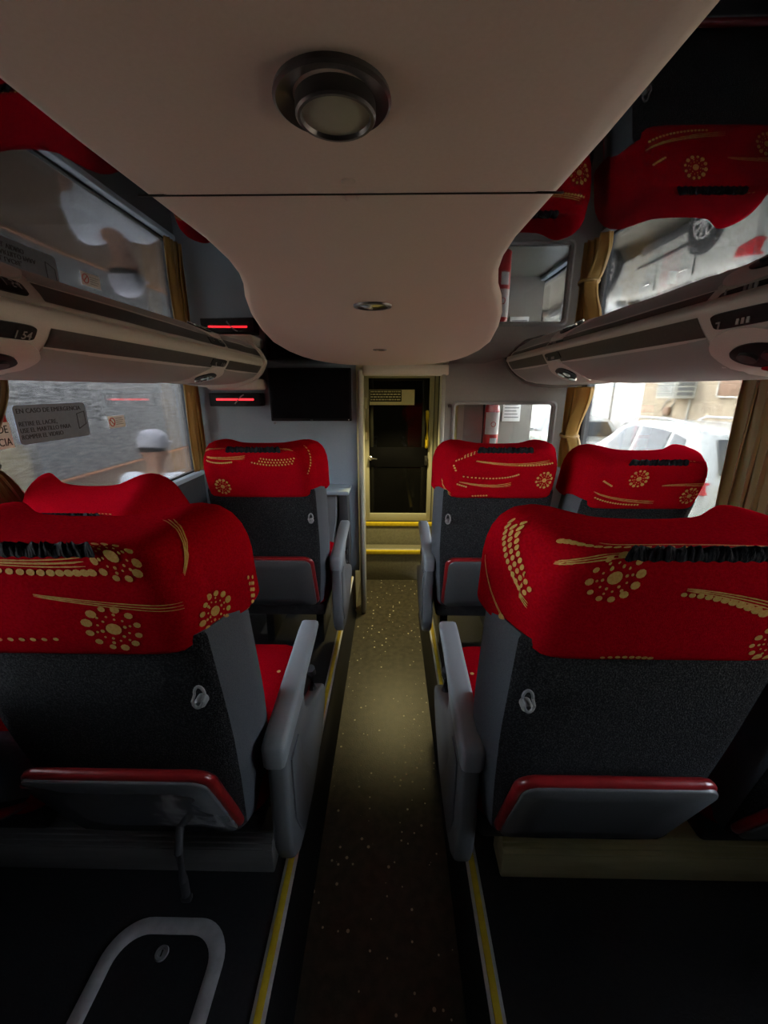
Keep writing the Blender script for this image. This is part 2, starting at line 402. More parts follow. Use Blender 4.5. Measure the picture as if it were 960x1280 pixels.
# ceiling lights
t = thing('ceiling_light', (-.030, .254, 1.74), 'round recessed ceiling light with frosted lens nearest the camera', 'light')
MB().lathe([(.0288, 1.7402), (.0295, 1.7375), (.028, 1.7365), (.0205, 1.7390), (.0195, 1.7395)], (-.030, .254, 0), n=48, cap=False).build('bezel', 'bezel', t)
MB().lathe([(.0205, 1.740), (.0205, 1.7335), (.0195, 1.7325), (.0180, 1.7325), (.0172, 1.7345)], (-.029, .258, 0), n=48, cap=False).build('inner_ring', 'bezel', t)
MB().lathe([(.0001, 1.7335), (.010, 1.7335), (.0178, 1.7345)], (-.029, .258, 0), n=48).build('lens', 'lens', t)
for nm, x, y, r in (('nearer small lens-shaped ceiling lamp midway along the beige panel', -.033, .782, .034), ('far small ceiling lamp at the rounded end of the beige panel', -.042, 1.598, .026)):
    t = thing('ceiling_lamp', (x, y, 1.74), nm, 'light')
    MB().lathe([(r, 1.7402), (r * .96, 1.737), (r * .8, 1.7365), (r * .72, 1.7385)], (x, y, 0), n=40, cap=False).build('bezel', 'bezel', t)
    MB().lathe([(.0001, 1.7355), (r * .4, 1.736), (r * .74, 1.739)], (x, y, 0), n=40).build('lens', 'chrome', t)

# ------------------------------------------------------------------ overhead service consoles
TAIL = [(.80, 1.648), (.86, 1.634), (.94, 1.627), (1.03, 1.630), (1.13, 1.640), (1.235, 1.655)]
PROFS = {-1: [(.64, 1.795), (.675, 1.792), (.695, 1.784), (.701, 1.772), (.698, 1.758), (.691, 1.745), (.692, 1.735), (.697, 1.727), (.708, 1.708), (.722, 1.690), (.75, 1.668)] + TAIL,
         1: [(.62, 1.798), (.655, 1.797), (.675, 1.793), (.684, 1.785), (.684, 1.772), (.680, 1.760), (.681, 1.753), (.686, 1.747), (.697, 1.728), (.712, 1.708), (.745, 1.680)] + TAIL}
def set_side(s):
    global PROF, PL, W_STR0, W_STR1, W_PAN1
    PROF = PROFS[s]; PL = [0]
    for a, b in zip(PROF, PROF[1:]): PL.append(PL[-1] + math.dist(a, b))
    W_STR0, W_STR1, W_PAN1 = PL[7], PL[9], PL[15]
def prof(w):
    w = max(0, min(PL[-1] - 1e-6, w)); i = 0
    while PL[i + 1] < w: i += 1
    f = (w - PL[i]) / (PL[i + 1] - PL[i]); a, b = PROF[i], PROF[i + 1]
    d = Vector((b[0] - a[0], b[1] - a[1])).normalized()
    return Vector((a[0] + (b[0] - a[0]) * f, a[1] + (b[1] - a[1]) * f)), Vector((d.y, -d.x))
def psu_point(s, w, y, off=0):
    p, n = prof(w)
    q = p + n * (-off if n.y > 0 else off)
    return (CX + s * q.x, y, q.y)
def psu_patch(mb, s, fw, y_c, rings=6, n=40, off=.003, mi=0):
    """fw(theta)->(dw,dy) outline about centre (wc,y_c); conforming lens"""
    wc, f = fw
    R = []
    for k in range(rings + 1):
        q = 1 - k / rings
        R.append([psu_point(s, wc + f(t)[0] * q, y_c + f(t)[1] * q, off) for t in [2 * PI * j / n for j in range(n)]])
    base = [psu_point(s, wc + f(t)[0] * 1.02, y_c + f(t)[1] * 1.02, -.002) for t in [2 * PI * j / n for j in range(n)]]
    mb.loft([base] + R[:-1], True, True, mi)
def ell(a, b, p=2.0):
    def f(t):
        c, q = math.cos(t), math.sin(t)
        return (math.copysign(abs(c) ** (2 / p), c) * a, math.copysign(abs(q) ** (2 / p), q) * b)
    return f
for s, nm, st in ((-1, 'left', (.84, 1.86)), (1, 'right', (.86, 1.80))):
    yend = 2.46; set_side(s)
    t = thing('service_console', (CX + s * .95, 1.0, 1.63), f'long beige-grey overhead service console along the {nm} windows', 'overhead console')
    ys = [YB + (yend - YB) * k / 40 for k in range(41)]
    rings = []
    for y in ys:
        ring = [(CX + s * a, y, b) for a, b in PROF] + [(CX + s * 1.235, y, 1.799), (CX + s * .66, y, 1.799)]
        rings.append(ring)
    MB().loft(rings, True, True).build('body', 'psu', t, angle=35)
    # soft panels and brown inserts between the stations
    ends = [YB + .02, st[0] - .20, st[0] + .07, st[1] - .07, st[1] + .13, yend - .03]
    for a, b in ((st[0] + .10, st[1] - .06), (YB + .02, st[0] - .10), (st[1] + .09, yend - .04)):
        mb = MB()
        yy = [a + (b - a) * k / 24 for k in range(25)]
        mb.loft([[psu_point(s, W_STR0 + (W_STR1 - W_STR0) * q / 4, y, .0015) for q in range(5)] for y in yy], False, False)
        mb.loft([[psu_point(s, W_STR0 + (W_STR1 - W_STR0) * q / 4, y, -.003) for q in range(5)] for y in yy], False, False)
        mb.build('insert_strip', 'psu_dark', t)
        mb = MB()
        rows = []
        for k, y in enumerate(yy):
            e = min(1, min(y - a, b - y) / .22 + .03); e = math.sin(e * PI / 2) ** .9
            w1 = W_STR1 + .004; w2 = w1 + (W_PAN1 - w1) * max(.04, e)
            rows.append([psu_point(s, w1 + (w2 - w1) * q / 12, y, .004 if 0 < q < 12 else -.001) for q in range(13)])
        mb.loft(rows, False, False)
        mb.build('soft_panel', 'psu_panel', t, angle=60, recalc=False)
    for q, y in enumerate(st):
        stn = MB(); psu_patch(stn, s, (W_STR1 + .075, ell(.085, .115, 2.2)), y + .01, off=.006)
        so = stn.build('reading_light_panel', 'psu', t, angle=50)
        mb = MB(); psu_patch(mb, s, (W_STR0 + .018, ell(.016, .075, 6)), y - .01, off=.004); nb = mb.build('number_plate', 'black', so)
        mb = MB(); psu_patch(mb, s, (W_STR1 + .065, ell(.038, .075)), y, off=.010); mb.build('lamp_recess', 'black', so)
        for dy in (-.028, .03):
            mb = MB(); psu_patch(mb, s, (W_STR1 + .06, ell(.016, .02)), y + dy, off=.016); mb.build('nozzle', 'chrome' if q else 'metal_dark', so)
        mb = MB(); psu_patch(mb, s, (W_STR1 + .10, ell(.010, .03)), y, off=.014); mb.build('lens', 'chrome', so)
        # seat number on the plate
        p, n = prof(W_STR0 + .030)
        tang = Vector((prof(W_STR0 + .01)[0] - prof(W_STR0 + .03)[0]))
        ey = Vector((s * tang.x, 0, tang.y)); ex = Vector((0, 1, 0)) if s < 0 else Vector((0, -1, 0))
        o0 = psu_point(s, W_STR0 + .030, y + (.012 if s < 0 else -.002), .006)
        mb = MB()
        if s < 0: text_into(mb, '1 54', .024, frame(o0, ex, ey))
        else:
            for k in range(3): mb.box(Vector(o0) + ex.normalized() * (.012 * k) + ey.normalized() * .008, (.002, .007, .012))
        o1 = psu_point(s, W_STR0 + .030, y + (-.045 if s < 0 else .045), .006)
        mb.build('number', 'psu_panel', nb); mb = MB()
        mb.box(Vector(o1) + ey.normalized() * .008, (.002, .003, .018)); mb.box(Vector(o1) + ey.normalized() * .012, (.002, .010, .003))
        mb.build('seat_icon', 'psu_panel', nb)
    # end cap ring
    rings = []
    for y, sc in ((yend - .012, 1.0), (yend - .008, 1.035), (yend + .03, 1.04), (yend + .045, 1.0), (yend + .045, .5)):
        c0 = (.95, 1.70)
        ring = [(CX + s * min(1.236, c0[0] + (a - c0[0]) * sc), y, c0[1] + (b - c0[1]) * (sc + (.22 if sc > 1 else 0))) for a, b in PROF[2:]]
        ring += [(CX + s * 1.235, y, 1.75), (CX + s * .73, y, 1.75)]
        rings.append(ring)
    MB().loft(rings, True, True).build('end_cap', 'psu' if s < 0 else 'psu_dark', t, angle=40)

# ------------------------------------------------------------------ aisle edge strips, floor hatch
for s, nm in ((-1, 'left'), (1, 'right')):
    x = AX + s * .25
    t = thing('edge_strip', (x, 1, ZP), f'yellow anti-slip strip in a metal rail along the {nm} platform edge', 'edge strip')
    MB().prism([(x - .016, ZP + .001), (x + .016, ZP + .001), (x + .016, ZP + .006), (x + .011, ZP + .008), (x - .011, ZP + .008), (x - .016, ZP + .006)], YB + .01, 2.6, 'y').build('rail', 'alu', t)
    MB().b2(x - .008, x + .008, YB + .01, 2.6, ZP + .0075, ZP + .0105, .001).build('strip', 'yellow', t)
t = thing('floor_hatch', (-.52, .36, ZP), 'rounded floor hatch with bright metal frame and round lock', 'hatch')
o_ = rrect(-.665, -.378, .02, .672, .085, 10); i_ = rrect(-.632, -.411, .053, .639, .06, 10)
mb = MB(); mb.loft([[(x, y, ZP + z) for x, y in pts] for pts, z in ((o_, .001), (o_, .006), ([((a[0] * .8 + b[0] * .2), (a[1] * .8 + b[1] * .2)) for a, b in zip(o_, i_)], .010), ([((a[0] * .25 + b[0] * .75), (a[1] * .25 + b[1] * .75)) for a, b in zip(o_, i_)], .010), (i_, .006), (i_, .001))], True, False)
mb.build('frame', 'alu', t)
mb = MB(); mb.loft([[(x, y, ZP + .001) for x, y in i_], [(x, y, ZP + .004) for x, y in i_]], True, True); mb.build('lid', 'platform', t)
lk = MB().lathe([(.0001, ZP + .0055), (.008, ZP + .0055), (.009, ZP + .008), (.014, ZP + .008), (.0155, ZP + .004)], (-.527, .605, 0), n=32).build('lock', 'ring', t)
MB().b2(-.5285, -.5255, .599, .611, ZP + .0054, ZP + .0062).build('key_slot', 'black', lk)

# ------------------------------------------------------------------ seats
HR_OUT = [(0, 0), (.06, 0), (.12, 0), (.165, .004), (.19, .022), (.212, .068), (.231, .12), (.238, .165), (.230, .205), (.205, .222), (.178, .212), (.158, .19), (.11, .168), (.05, .158)]
HR_OUT = HR_OUT + [(0, .156)] + [(-x, y) for x, y in HR_OUT[:0:-1]]
N_OUT = 120
HRP = smooth_closed(HR_OUT, N_OUT)
HR_SC = [(.90, 0.0), (.97, .015), (1.0, .06), (1.0, .2), (1.0, .4), (1.0, .55), (.988, .69), (.962, .81), (.922, .90), (.866, .96), (.79, .99), (.70, 1.0), (.62, 1.0), (.4, 1.0), (.18, 1.0)]
HZ0 = 1.212
def hr_point(i, j_t, off=0.0):
    """surface of the head cushion: i = float index along outline, j_t = (scale, g)"""
    a = HRP[int(i) % N_OUT]; b = HRP[(int(i) + 1) % N_OUT]; p = a.lerp(b, i - math.floor(i))
    c = Vector((0, .075)); q = c + (p - c) * (j_t[0] + off / .15)
    ztop = 1.398 + .010 * math.exp(-((abs(q.x) - .165) / .055) ** 2) * max(0, min(1, (q.y - .02) / .1)) + .006 * max(0, min(1, q.y / .1))
    z = HZ0 + (ztop - HZ0) * j_t[1]
    # slight plumpness on the rear face
    pl = .006 * math.sin(PI * min(1, j_t[1])) if p.y < .05 else .0015
    q = q + (q - c).normalized() * (pl if j_t[0] > .8 else 0)
    return Vector((q.x, q.y + .18 * (1.40 - z), z + (off if j_t[0] < .93 else 0)))
# cumulative arc length along outline -> index
HLEN = sum((HRP[(k + 1) % N_OUT] - HRP[k]).length for k in range(N_OUT))
def hr_s(s, z, off=.0012):
    """point at signed arc length s from the rear centre, nominal height z; runs on over the rounded top edge"""
    z = z + .006 - .026 * (1.42 - z) / .18
    i = (s / HLEN * N_OUT) % N_OUT
    H = 1.402 - HZ0; g = max(0.01, (z - HZ0) / H)
    tab = [(b, a) for a, b in HR_SC[:10]]
    if g <= .96: return hr_point(i, (interp(tab, g), g), off)
    sc = max(.2, .866 - (g - .96) * H / .20)
    return hr_point(i, (sc, interp([(.70, 1.0), (.79, .99), (.866, .96)], sc)), off if sc > .9 else off * 1.2)

def pat_disc(mb, s, z, r, T, sx=1.0, n=9):
    cs = hr_s(s, z, .0016)
    ring = [hr_s(s + math.cos(2 * PI * k / n) * r * sx, z + math.sin(2 * PI * k / n) * r, .0012) for k in range(n)]
    mb.add([cs] + ring, [(0, 1 + k, 1 + (k + 1) % n) for k in range(n)], 1, T)
def pat_line(mb, pts, w, T):
    d = []
    for (a, b), (c, e) in zip(pts, pts[1:]):
        k = max(2, int(math.hypot(c - a, e - b) / .008))
        d += [(a + (c - a) * q / k, b + (e - b) * q / k) for q in range(k)]
    d.append(pts[-1])
    L, R = [], []
    for i, p in enumerate(d):
        a = d[max(0, i - 1)]; b = d[min(len(d) - 1, i + 1)]
        l = math.hypot(b[0] - a[0], b[1] - a[1]) or 1; nx, ny = -(b[1] - a[1]) / l, (b[0] - a[0]) / l
        ww = w * (.75 + .5 * random.random()) * (0.4 + .6 * min(1, min(i, len(d) - 1 - i) / 3))
        L.append(hr_s(p[0] + nx * ww, p[1] + ny * ww)); R.append(hr_s(p[0] - nx * ww, p[1] - ny * ww))
    n = len(d)
    mb.add(L + R, [(i, i + 1, n + i + 1, n + i) for i in range(n - 1)], 1, T)
def bez(p, n):
    if len(p) == 2: return [(p[0][0] + (p[1][0] - p[0][0]) * k / n, p[0][1] + (p[1][1] - p[0][1]) * k / n) for k in range(n + 1)]
    out = []
    for k in range(n + 1):
        t = k / n; out.append(tuple((1 - t) ** 2 * p[0][q] + 2 * t * (1 - t) * p[1][q] + t * t * p[2][q] for q in (0, 1)))
    return out
def sunburst(mb, s, z, r, T):
    pat_disc(mb, s, z, r * .26, T, 1.15, 12)
    for k in range(12):
        a = 2 * PI * k / 12 + .2
        pat_disc(mb, s + math.cos(a) * r * (.92 + .1 * random.random()), z + math.sin(a) * r * .9, r * (.11 + .08 * random.random()), T, 1.15)
        if k % 2 == 0:
            for q in (.46, .68): pat_disc(mb, s + math.cos(a + .25 * (q - .5)) * r * q, z + math.sin(a) * r * q, r * (.05 + .03 * random.random()), T)
        else: pat_disc(mb, s + math.cos(a) * r * .58, z + math.sin(a) * r * .56, r * .05, T)
def dots(mb, p, n, r0, r1, T):
    for k, q in enumerate(bez(p, n)): pat_disc(mb, q[0], q[1], r0 + (r1 - r0) * k / n, T, 1.35)
def swoosh(mb, p, T, gap=.005, k=3, w=.0008):
    for q in range(k):
        pat_line(mb, [(a, b + gap * (q - (k - 1) / 2) * (.3 + .7 * i / 14)) for i, (a, b) in enumerate(bez(p, 14))], w, T)
def dotband(mb, p, rows, n, r, T):
    b = bez(p, n)
    for k, q in enumerate(b):
        m = rows if k > 1 else 1
        for w in range(m): pat_disc(mb, q[0] + .0085 * (w - 1) * .8, q[1] + .0085 * (w - 1), r, T)
# pattern in the seat's own coordinates (s to the seat's right-hand side in the photo, z up)
def pattern(mb, kind, T):
    if kind == 'A':
        sunburst(mb, -.108, 1.366, .033, T)
        dots(mb, [(-.215, 1.398), (-.17, 1.424), (.03, 1.418)], 15, .0050, .0042, T)
        swoosh(mb, [(-.195, 1.376), (-.16, 1.388), (-.10, 1.396)], T)
        dotband(mb, [(-.318, 1.398), (-.28, 1.36), (-.218, 1.322)], 3, 12, .0042, T); swoosh(mb, [(-.26, 1.335), (-.23, 1.315), (-.208, 1.306)], T, .004)
        swoosh(mb, [(-.01, 1.352), (.05, 1.345), (.12, 1.325)], T); dots(mb, [(-.012, 1.345), (.04, 1.343), (.10, 1.318)], 10, .003, .006, T)
        swoosh(mb, [(-.34, 1.33), (-.31, 1.28), (-.235, 1.244)], T, .004, 2); dots(mb, [(-.262, 1.256), (-.25, 1.25)], 1, .006, .006, T)
        dots(mb, [(-.09, 1.240), (-.05, 1.243), (-.02, 1.240)], 7, .0028, .0034, T); swoosh(mb, [(-.18, 1.425), (0, 1.45), (.16, 1.42)], T, .004)
        sunburst(mb, .14, 1.27, .03, T); sunburst(mb, .27, 1.36, .03, T)
    elif kind == 'B':
        sunburst(mb, .088, 1.283, .037, T); sunburst(mb, .130, 1.388, .032, T); sunburst(mb, .240, 1.275, .030, T)
        swoosh(mb, [(.0, 1.337), (.08, 1.322), (.19, 1.312)], T); swoosh(mb, [(.205, 1.352), (.25, 1.40), (.285, 1.425)], T, .006)
        dots(mb, [(-.07, 1.372), (.03, 1.366), (.09, 1.368)], 12, .004, .005, T); swoosh(mb, [(-.1, 1.383), (.02, 1.376), (.085, 1.381)], T)
        sunburst(mb, -.12, 1.31, .034, T); dots(mb, [(-.2, 1.27), (-.1, 1.26), (0, 1.265)], 12, .004, .003, T)
        dotband(mb, [(.335, 1.30), (.34, 1.27), (.33, 1.245)], 3, 5, .0035, T)
    elif kind == 'C':
        sunburst(mb, -.125, 1.272, .026, T); dots(mb, [(-.175, 1.36), (-.13, 1.348), (-.08, 1.356)], 14, .0026, .003, T)
        dotband(mb, [(.0, 1.364), (.06, 1.348), (.14, 1.36)], 3, 13, .0028, T); swoosh(mb, [(-.18, 1.372), (-.12, 1.364), (-.03, 1.372)], T)
        dotband(mb, [(.19, 1.325), (.215, 1.36), (.235, 1.40)], 2, 9, .003, T); swoosh(mb, [(.03, 1.414), (.10, 1.412), (.16, 1.395)], T)
        dots(mb, [(-.225, 1.33), (-.21, 1.33)], 1, .004, .004, T); swoosh(mb, [(-.26, 1.35), (-.22, 1.395), (-.13, 1.41)], T)
    elif kind == 'D':
        sunburst(mb, .145, 1.298, .028, T); dots(mb, [(-.135, 1.310), (0, 1.296), (.05, 1.318)], 18, .0025, .003, T)
        swoosh(mb, [(-.15, 1.292), (-.03, 1.268), (.03, 1.286)], T); swoosh(mb, [(-.10, 1.362), (.05, 1.34), (.16, 1.36)], T)
        dots(mb, [(.05, 1.348), (.11, 1.346), (.17, 1.355)], 12, .0025, .003, T); dotband(mb, [(-.165, 1.37), (-.14, 1.382), (-.11, 1.392)], 2, 6, .0028, T)
        dots(mb, [(-.175, 1.345), (-.165, 1.33)], 2, .003, .003, T); swoosh(mb, [(-.24, 1.29), (-.22, 1.26), (-.18, 1.245)], T)
        dots(mb, [(-.155, 1.283), (-.125, 1.275)], 4, .003, .003, T); dots(mb, [(-.1, 1.242), (-.05, 1.244)], 5, .003, .003, T)
    else:
        sunburst(mb, -.05, 1.345, .028, T); sunburst(mb, .14, 1.285, .028, T)
        dots(mb, [(-.17, 1.275), (-.10, 1.25), (-.02, 1.252)], 16, .003, .003, T); swoosh(mb, [(-.18, 1.296), (-.1, 1.265), (.03, 1.262)], T)
        swoosh(mb, [(.03, 1.322), (.11, 1.328), (.19, 1.322)], T); dots(mb, [(-.16, 1.335), (-.13, 1.32)], 5, .003, .003, T)
        dots(mb, [(.05, 1.41), (.10, 1.415), (.15, 1.405)], 8, .003, .003, T)

def make_seat(cx, Y0, s, label, kind, recline=0, aisle=True, clear=False):
    """s = direction of the aisle (+1: aisle at +x)"""
    root = thing('bus_seat', (cx, Y0 + .32, ZP), label, 'seat', 'red patterned bus seats')
    piv = Vector((0, .20, .80)); rot = Matrix.Rotation(recline, 3, 'X')
    def TB(p):                                     # backrest space -> world
        p = Vector(p); p = piv + rot @ (p - piv)
        return Vector((p.x + cx, p.y + Y0, p.z))
    def TS(p): return Vector((p[0] + cx, p[1] + Y0, p[2]))
    # head cushion with its printed cloth
    mb = MB()
    mb.loft([[hr_point(i, sc) for i in range(N_OUT)] for sc in HR_SC], True, True, 0, TB)
    pattern(mb, kind, TB)
    hd = mb.build('headrest', ['red', 'gold'], root, angle=60, recalc=False)
    # ruched grab strap
    mb = MB(); rows = []
    for k in range(81):
        x = -.105 + .21 * k / 80
        w = .5 + .5 * math.sin(k * 1.15 + math.sin(k * .37) * 2)
        e = .0125 * (1 + .08 * math.sin(k * .9)); lift = .004 + .006 * w
        rows.append([hr_s(x + .0, 1.399 + e, -.002)] + [hr_s(x + .002 * math.sin(k * .5 + q), 1.399 + e * (1 - 2 * q / 4), lift * (.5 + .5 * math.sin(PI * q / 4))) for q in range(5)] + [hr_s(x, 1.399 - e, -.002)])
    mb.loft(rows, True, True, 0, TB); mb.build('grab_strap', 'strap', hd, angle=80)
    # backrest shell: carpeted rear, smooth side bolsters
    def half_out(z):
        k = interp([(.70, .90), (.85, .96), (1.0, 1.0), (1.24, 1.0)], z)
        return [(0, .0), (.10, .0), (.175, .002), (.196, .008), (.206, .02), (.219, .055), (.229, .095), (.230, .13), (.21, .15), (.1, .15)], k
    mb = MB(); rings = []
    zs = [.70, .705, .74, .80, .86, .92, .98, 1.04, 1.10, 1.16, 1.20, 1.23, 1.24]
    for z in zs:
        h, k = half_out(z); ins = .985 if z in (.70, 1.24) else 1
        full = h + [(0, .15)] + [(-x, y) for x, y in h[:0:-1]]
        ring = [(x * k * ins, .012 + (y if y > .005 else y) * 1.0 + .18 * (1.40 - z), z) for x, y in full]
        rings.append(ring)
    nr = len(rings[0])
    def mf(i, j):
        x = abs((rings[0][j][0] + rings[0][(j + 1) % nr][0]) / 2) / .90; y = rings[0][j][1] - rings[0][0][1]
        return 0 if (x < .201 and y < .03) else 1
    mb.loft(rings, True, True, 1, TB, mf)
    sh = mb.build('backrest', ['carpet', 'bolster'], root, angle=50)
    mb = MB(); mb.loft([[(x * .96, .17 + yy + .18 * (1.40 - z), z) for x, yy in ((-.21, -.03), (-.2, .05), (-.14, .035), (0, .03), (.14, .035), (.2, .05), (.21, -.03))] for z in (.78, .9, 1.05, 1.2, 1.235)], True, True, 0, TB)
    mb.build('back_cushion', 'red', root)
    # coat hook
    hx, hz = s * .186, 1.125; hy = .006 + .18 * (1.40 - hz)
    mb = MB()
    pth = [(hx + math.cos(a) * .0085, hy - .006 - .010 * (math.sin(a) < -.2), hz + .004 + math.sin(a) * .016) for a in [2 * PI * k / 20 for k in range(21)]]
    mb.tube(pth, .0025, 8, 0, TB)
    mb.lathe([(.0001, -.014), (.006, -.013), (.0095, -.008), (.0095, .004)], (hx, hy, hz - .010), 'y', 20, 0, TB)
    tag(mb.build('coat_hook', 'ring', root), 'small grey coat hook on the carpeted back')
    # folding leg rest behind
    def TL(p):                                     # panel plane: u across, v down, w out of the back
        u, v, w = p
        u = u + s * .012; z = .960 - v * .92; y = .040 + v * .37
        return TB((u, y - w * .93, z - w * .37))
    mb = MB(); o_ = rrect(-.174, .174, .0, .285, .035, 6)
    mb.loft([[((x + (x > 0) * 0) * q, .1425 + (y - .1425) * q, w) for x, y in o_] for q, w in ((.93, -.020), (.985, -.018), (1, -.013), (1, -.007), (.985, -.003), (.95, 0))], True, True, 0, TL)
    lr = mb.build('leg_rest', 'vinyl', root, angle=60)
    mb = MB(); x0, x1 = (-.172, .163) if s > 0 else (-.163, .172)
    o_ = rrect(x0, x1, .007, .284, .03, 6); cxx = (x0 + x1) / 2
    mb.loft([[(cxx + (x - cxx) * q, .149 + (y - .149) * q, w) for x, y in o_] for q, w in ((1, -.01), (1, .002), (.985, .005), (.6, .0055))], True, True, 0, TL)
    tag(mb.build('backing_panel', 'panel_clear' if clear else 'panel_dark', lr, angle=60), 'smooth backing panel wrapped in clear film' if clear else 'dark grey backing panel')
    # cushion
    mb = MB(); o_ = rrect(-.215, .215, .17, .68, .06, 6)
    mb.loft([[(x * q, .43 + (y - .43) * q, z) for x, y in o_] for q, z in ((.95, .68), (1, .70), (1, .76), (.98, .785), (.92, .80), (.6, .81))], True, True, 0, TS)
    mb.add([TS((s * -.1, .45, .8115))], [])
    for k in range(9):
        yy = .50
        pts = [TS((.213 - .024 * k + .006 * math.cos(a) , .52 + .006 * math.sin(a), .8022 + (.0035 if k > 1 else -.004 if k == 0 else 0.001))) for a in [2 * PI * q / 8 for q in range(8)]]
        pts2 = [Vector((2 * cx - p.x, p.y, p.z)) for p in pts]
        mb.add(pts, [tuple(range(8))], 1); mb.add(pts2, [tuple(range(8))], 1)
    mb.build('seat_cushion', ['red', 'gold'], root, angle=60, recalc=False)
    # under-frame
    mb = MB(); mb.box((0, .42, .65), (.40, .46, .06), .012, 0, TS)
    for x in (-.16, .16): mb.tube([(x, .20, .66), (x, .21, .74), (x * 1.02, .19, .80)], .012, 8, 0, TS)
    mb.build('under_frame', 'metal_dark', root)
    for x in (-.13, .13):
        MB().prism([(.40, .34), (.68, .34), (.66, .37), (.56, .60), (.56, .64), (.40, .64), (.42, .60), (.41, .37)], x - .02, x + .02, 'x', 0, .006, TS).build('leg', 'metal_dark', root)
    if aisle:
        xa, xb = s * .216 + (.02 if s > 0 else 0), s * .258 + (.02 if s > 0 else 0)
        lo, hi = min(xa, xb), max(xa, xb)
        ar = MB()
        poly = [(.165, .872), (.163, .80), (.158, .70), (.160, .62), (.178, .565), (.215, .527), (.28, .508), (.38, .505), (.47, .520), (.56, .555), (.62, .60), (.645, .645), (.63, .675), (.585, .70), (.50, .735), (.43, .770), (.385, .80), (.365, .832), (.36, .872)]
        ar.prism(poly, lo, hi, 'x', 0, .010, TS)
        a = ar.build('armrest', 'arm', root, angle=50)
        # raised moulding on the aisle face
        p2 = [(.20, .83), (.20, .66), (.235, .575), (.31, .545), (.40, .545), (.36, .62), (.30, .72), (.27, .83)]
        xo = xb + s * .002
        MB().prism(p2, min(xb, xo) - .002, max(xb, xo) + .002, 'x', 0, .003, TS).build('side_moulding', 'arm', a)
        pad = [(.150, .860), (.148, .903), (.155, .916), (.18, .922), (.36, .940), (.52, .956), (.556, .956), (.572, .946), (.574, .93), (.56, .925), (.50, .915), (.38, .90), (.345, .885), (.33, .872)]
        MB().prism(pad, lo - .004, hi + .004, 'x', 0, .011, TS).build('arm_pad', 'arm_pad', a, angle=50)
        MB().b2((lo + hi) / 2 - .012, (lo + hi) / 2 + .012, .152, .2, .862, .882, .002, 0, TS).build('hinge_gap', 'black', a)
        rl = MB(); rl.tube([((xa + xb) / 2, .54, .73), ((xa + xb) / 2, .545, .78), ((xa + xb) / 2, .53, .81)], .013, 10, 0, TS); rl.build('recline_button', 'dark_plastic', a)
    return root

ROW = .95
seats = [
 (CX - .457, .49, 1, 'nearest left aisle seat, two large gold sunbursts and clear-wrapped leg rest behind', 'B', 0, True, True),
 (CX + .440, .49, -1, 'nearest right aisle seat, gold dot band down the side of its headrest', 'A', 0, True, False),
 (CX - .953, .49, 1, 'nearest left window seat cut off by the photo edge beside the floor hatch', 'E', .60, False, False),
 (CX + .936, .49, -1, 'nearest right window seat beside the bronze curtain, cut off by the photo edge', 'E', .06, False, False),
 (CX - .457, .49 + ROW, 1, 'upright left aisle seat below the television', 'C', 0, True, False),
 (CX + .440, .49 + ROW, -1, 'right aisle seat in front of the glazed partition opening', 'D', 0, True, False),
 (CX - .950, .49 + ROW, 1, 'reclined left window seat with a low purple-red headrest below the window stickers', 'E', .51, False, False),
 (CX + .934, .49 + ROW, -1, 'right window seat against the bright side window, white car behind it', 'E', .13, False, False),
]
SEATS = [make_seat(*a) for a in seats]

# heater rails under the seats, footrest lever
for x0, x1, nm in ((-1.24, -.31, 'left'), (.30, 1.17, 'right')):
    t = thing('heater_duct', ((x0 + x1) / 2, .81, ZP), f'low ribbed metal duct across the platform under the nearest {nm} seats', 'duct')
    MB().b2(x0, x1, .775, .86, ZP, ZP + .085, .006).build('body', 'rail_grey' if x0 < 0 else 'rail_lit', t)
    mb = MB()
    for k in range(4): mb.b2(x0, x1, .774 + .006 * k, .86, ZP + .088 + .012 * k, ZP + .096 + .012 * k, .003)
    mb.build('ribbed_top', 'rail_grey' if x0 < 0 else 'rail_lit', t)
    MB().b2(x0 + .01, x1 - .01, .80, .855, ZP + .08, ZP + .13).build('core', 'metal_dark', t)
lv = MB().tube([(-.470, .66, .735), (-.448, .64, .735), (-.437, .62, .725), (-.436, .60, .68), (-.437, .60, .60), (-.438, .60, .555)], [.007, .007, .0075, .0085, .009, .009], 10).build('footrest_lever', 'dark_plastic', SEATS[0])
MB().box((-.438, .60, .545), (.024, .016, .016), .006).build('grip', 'dark_plastic', lv)

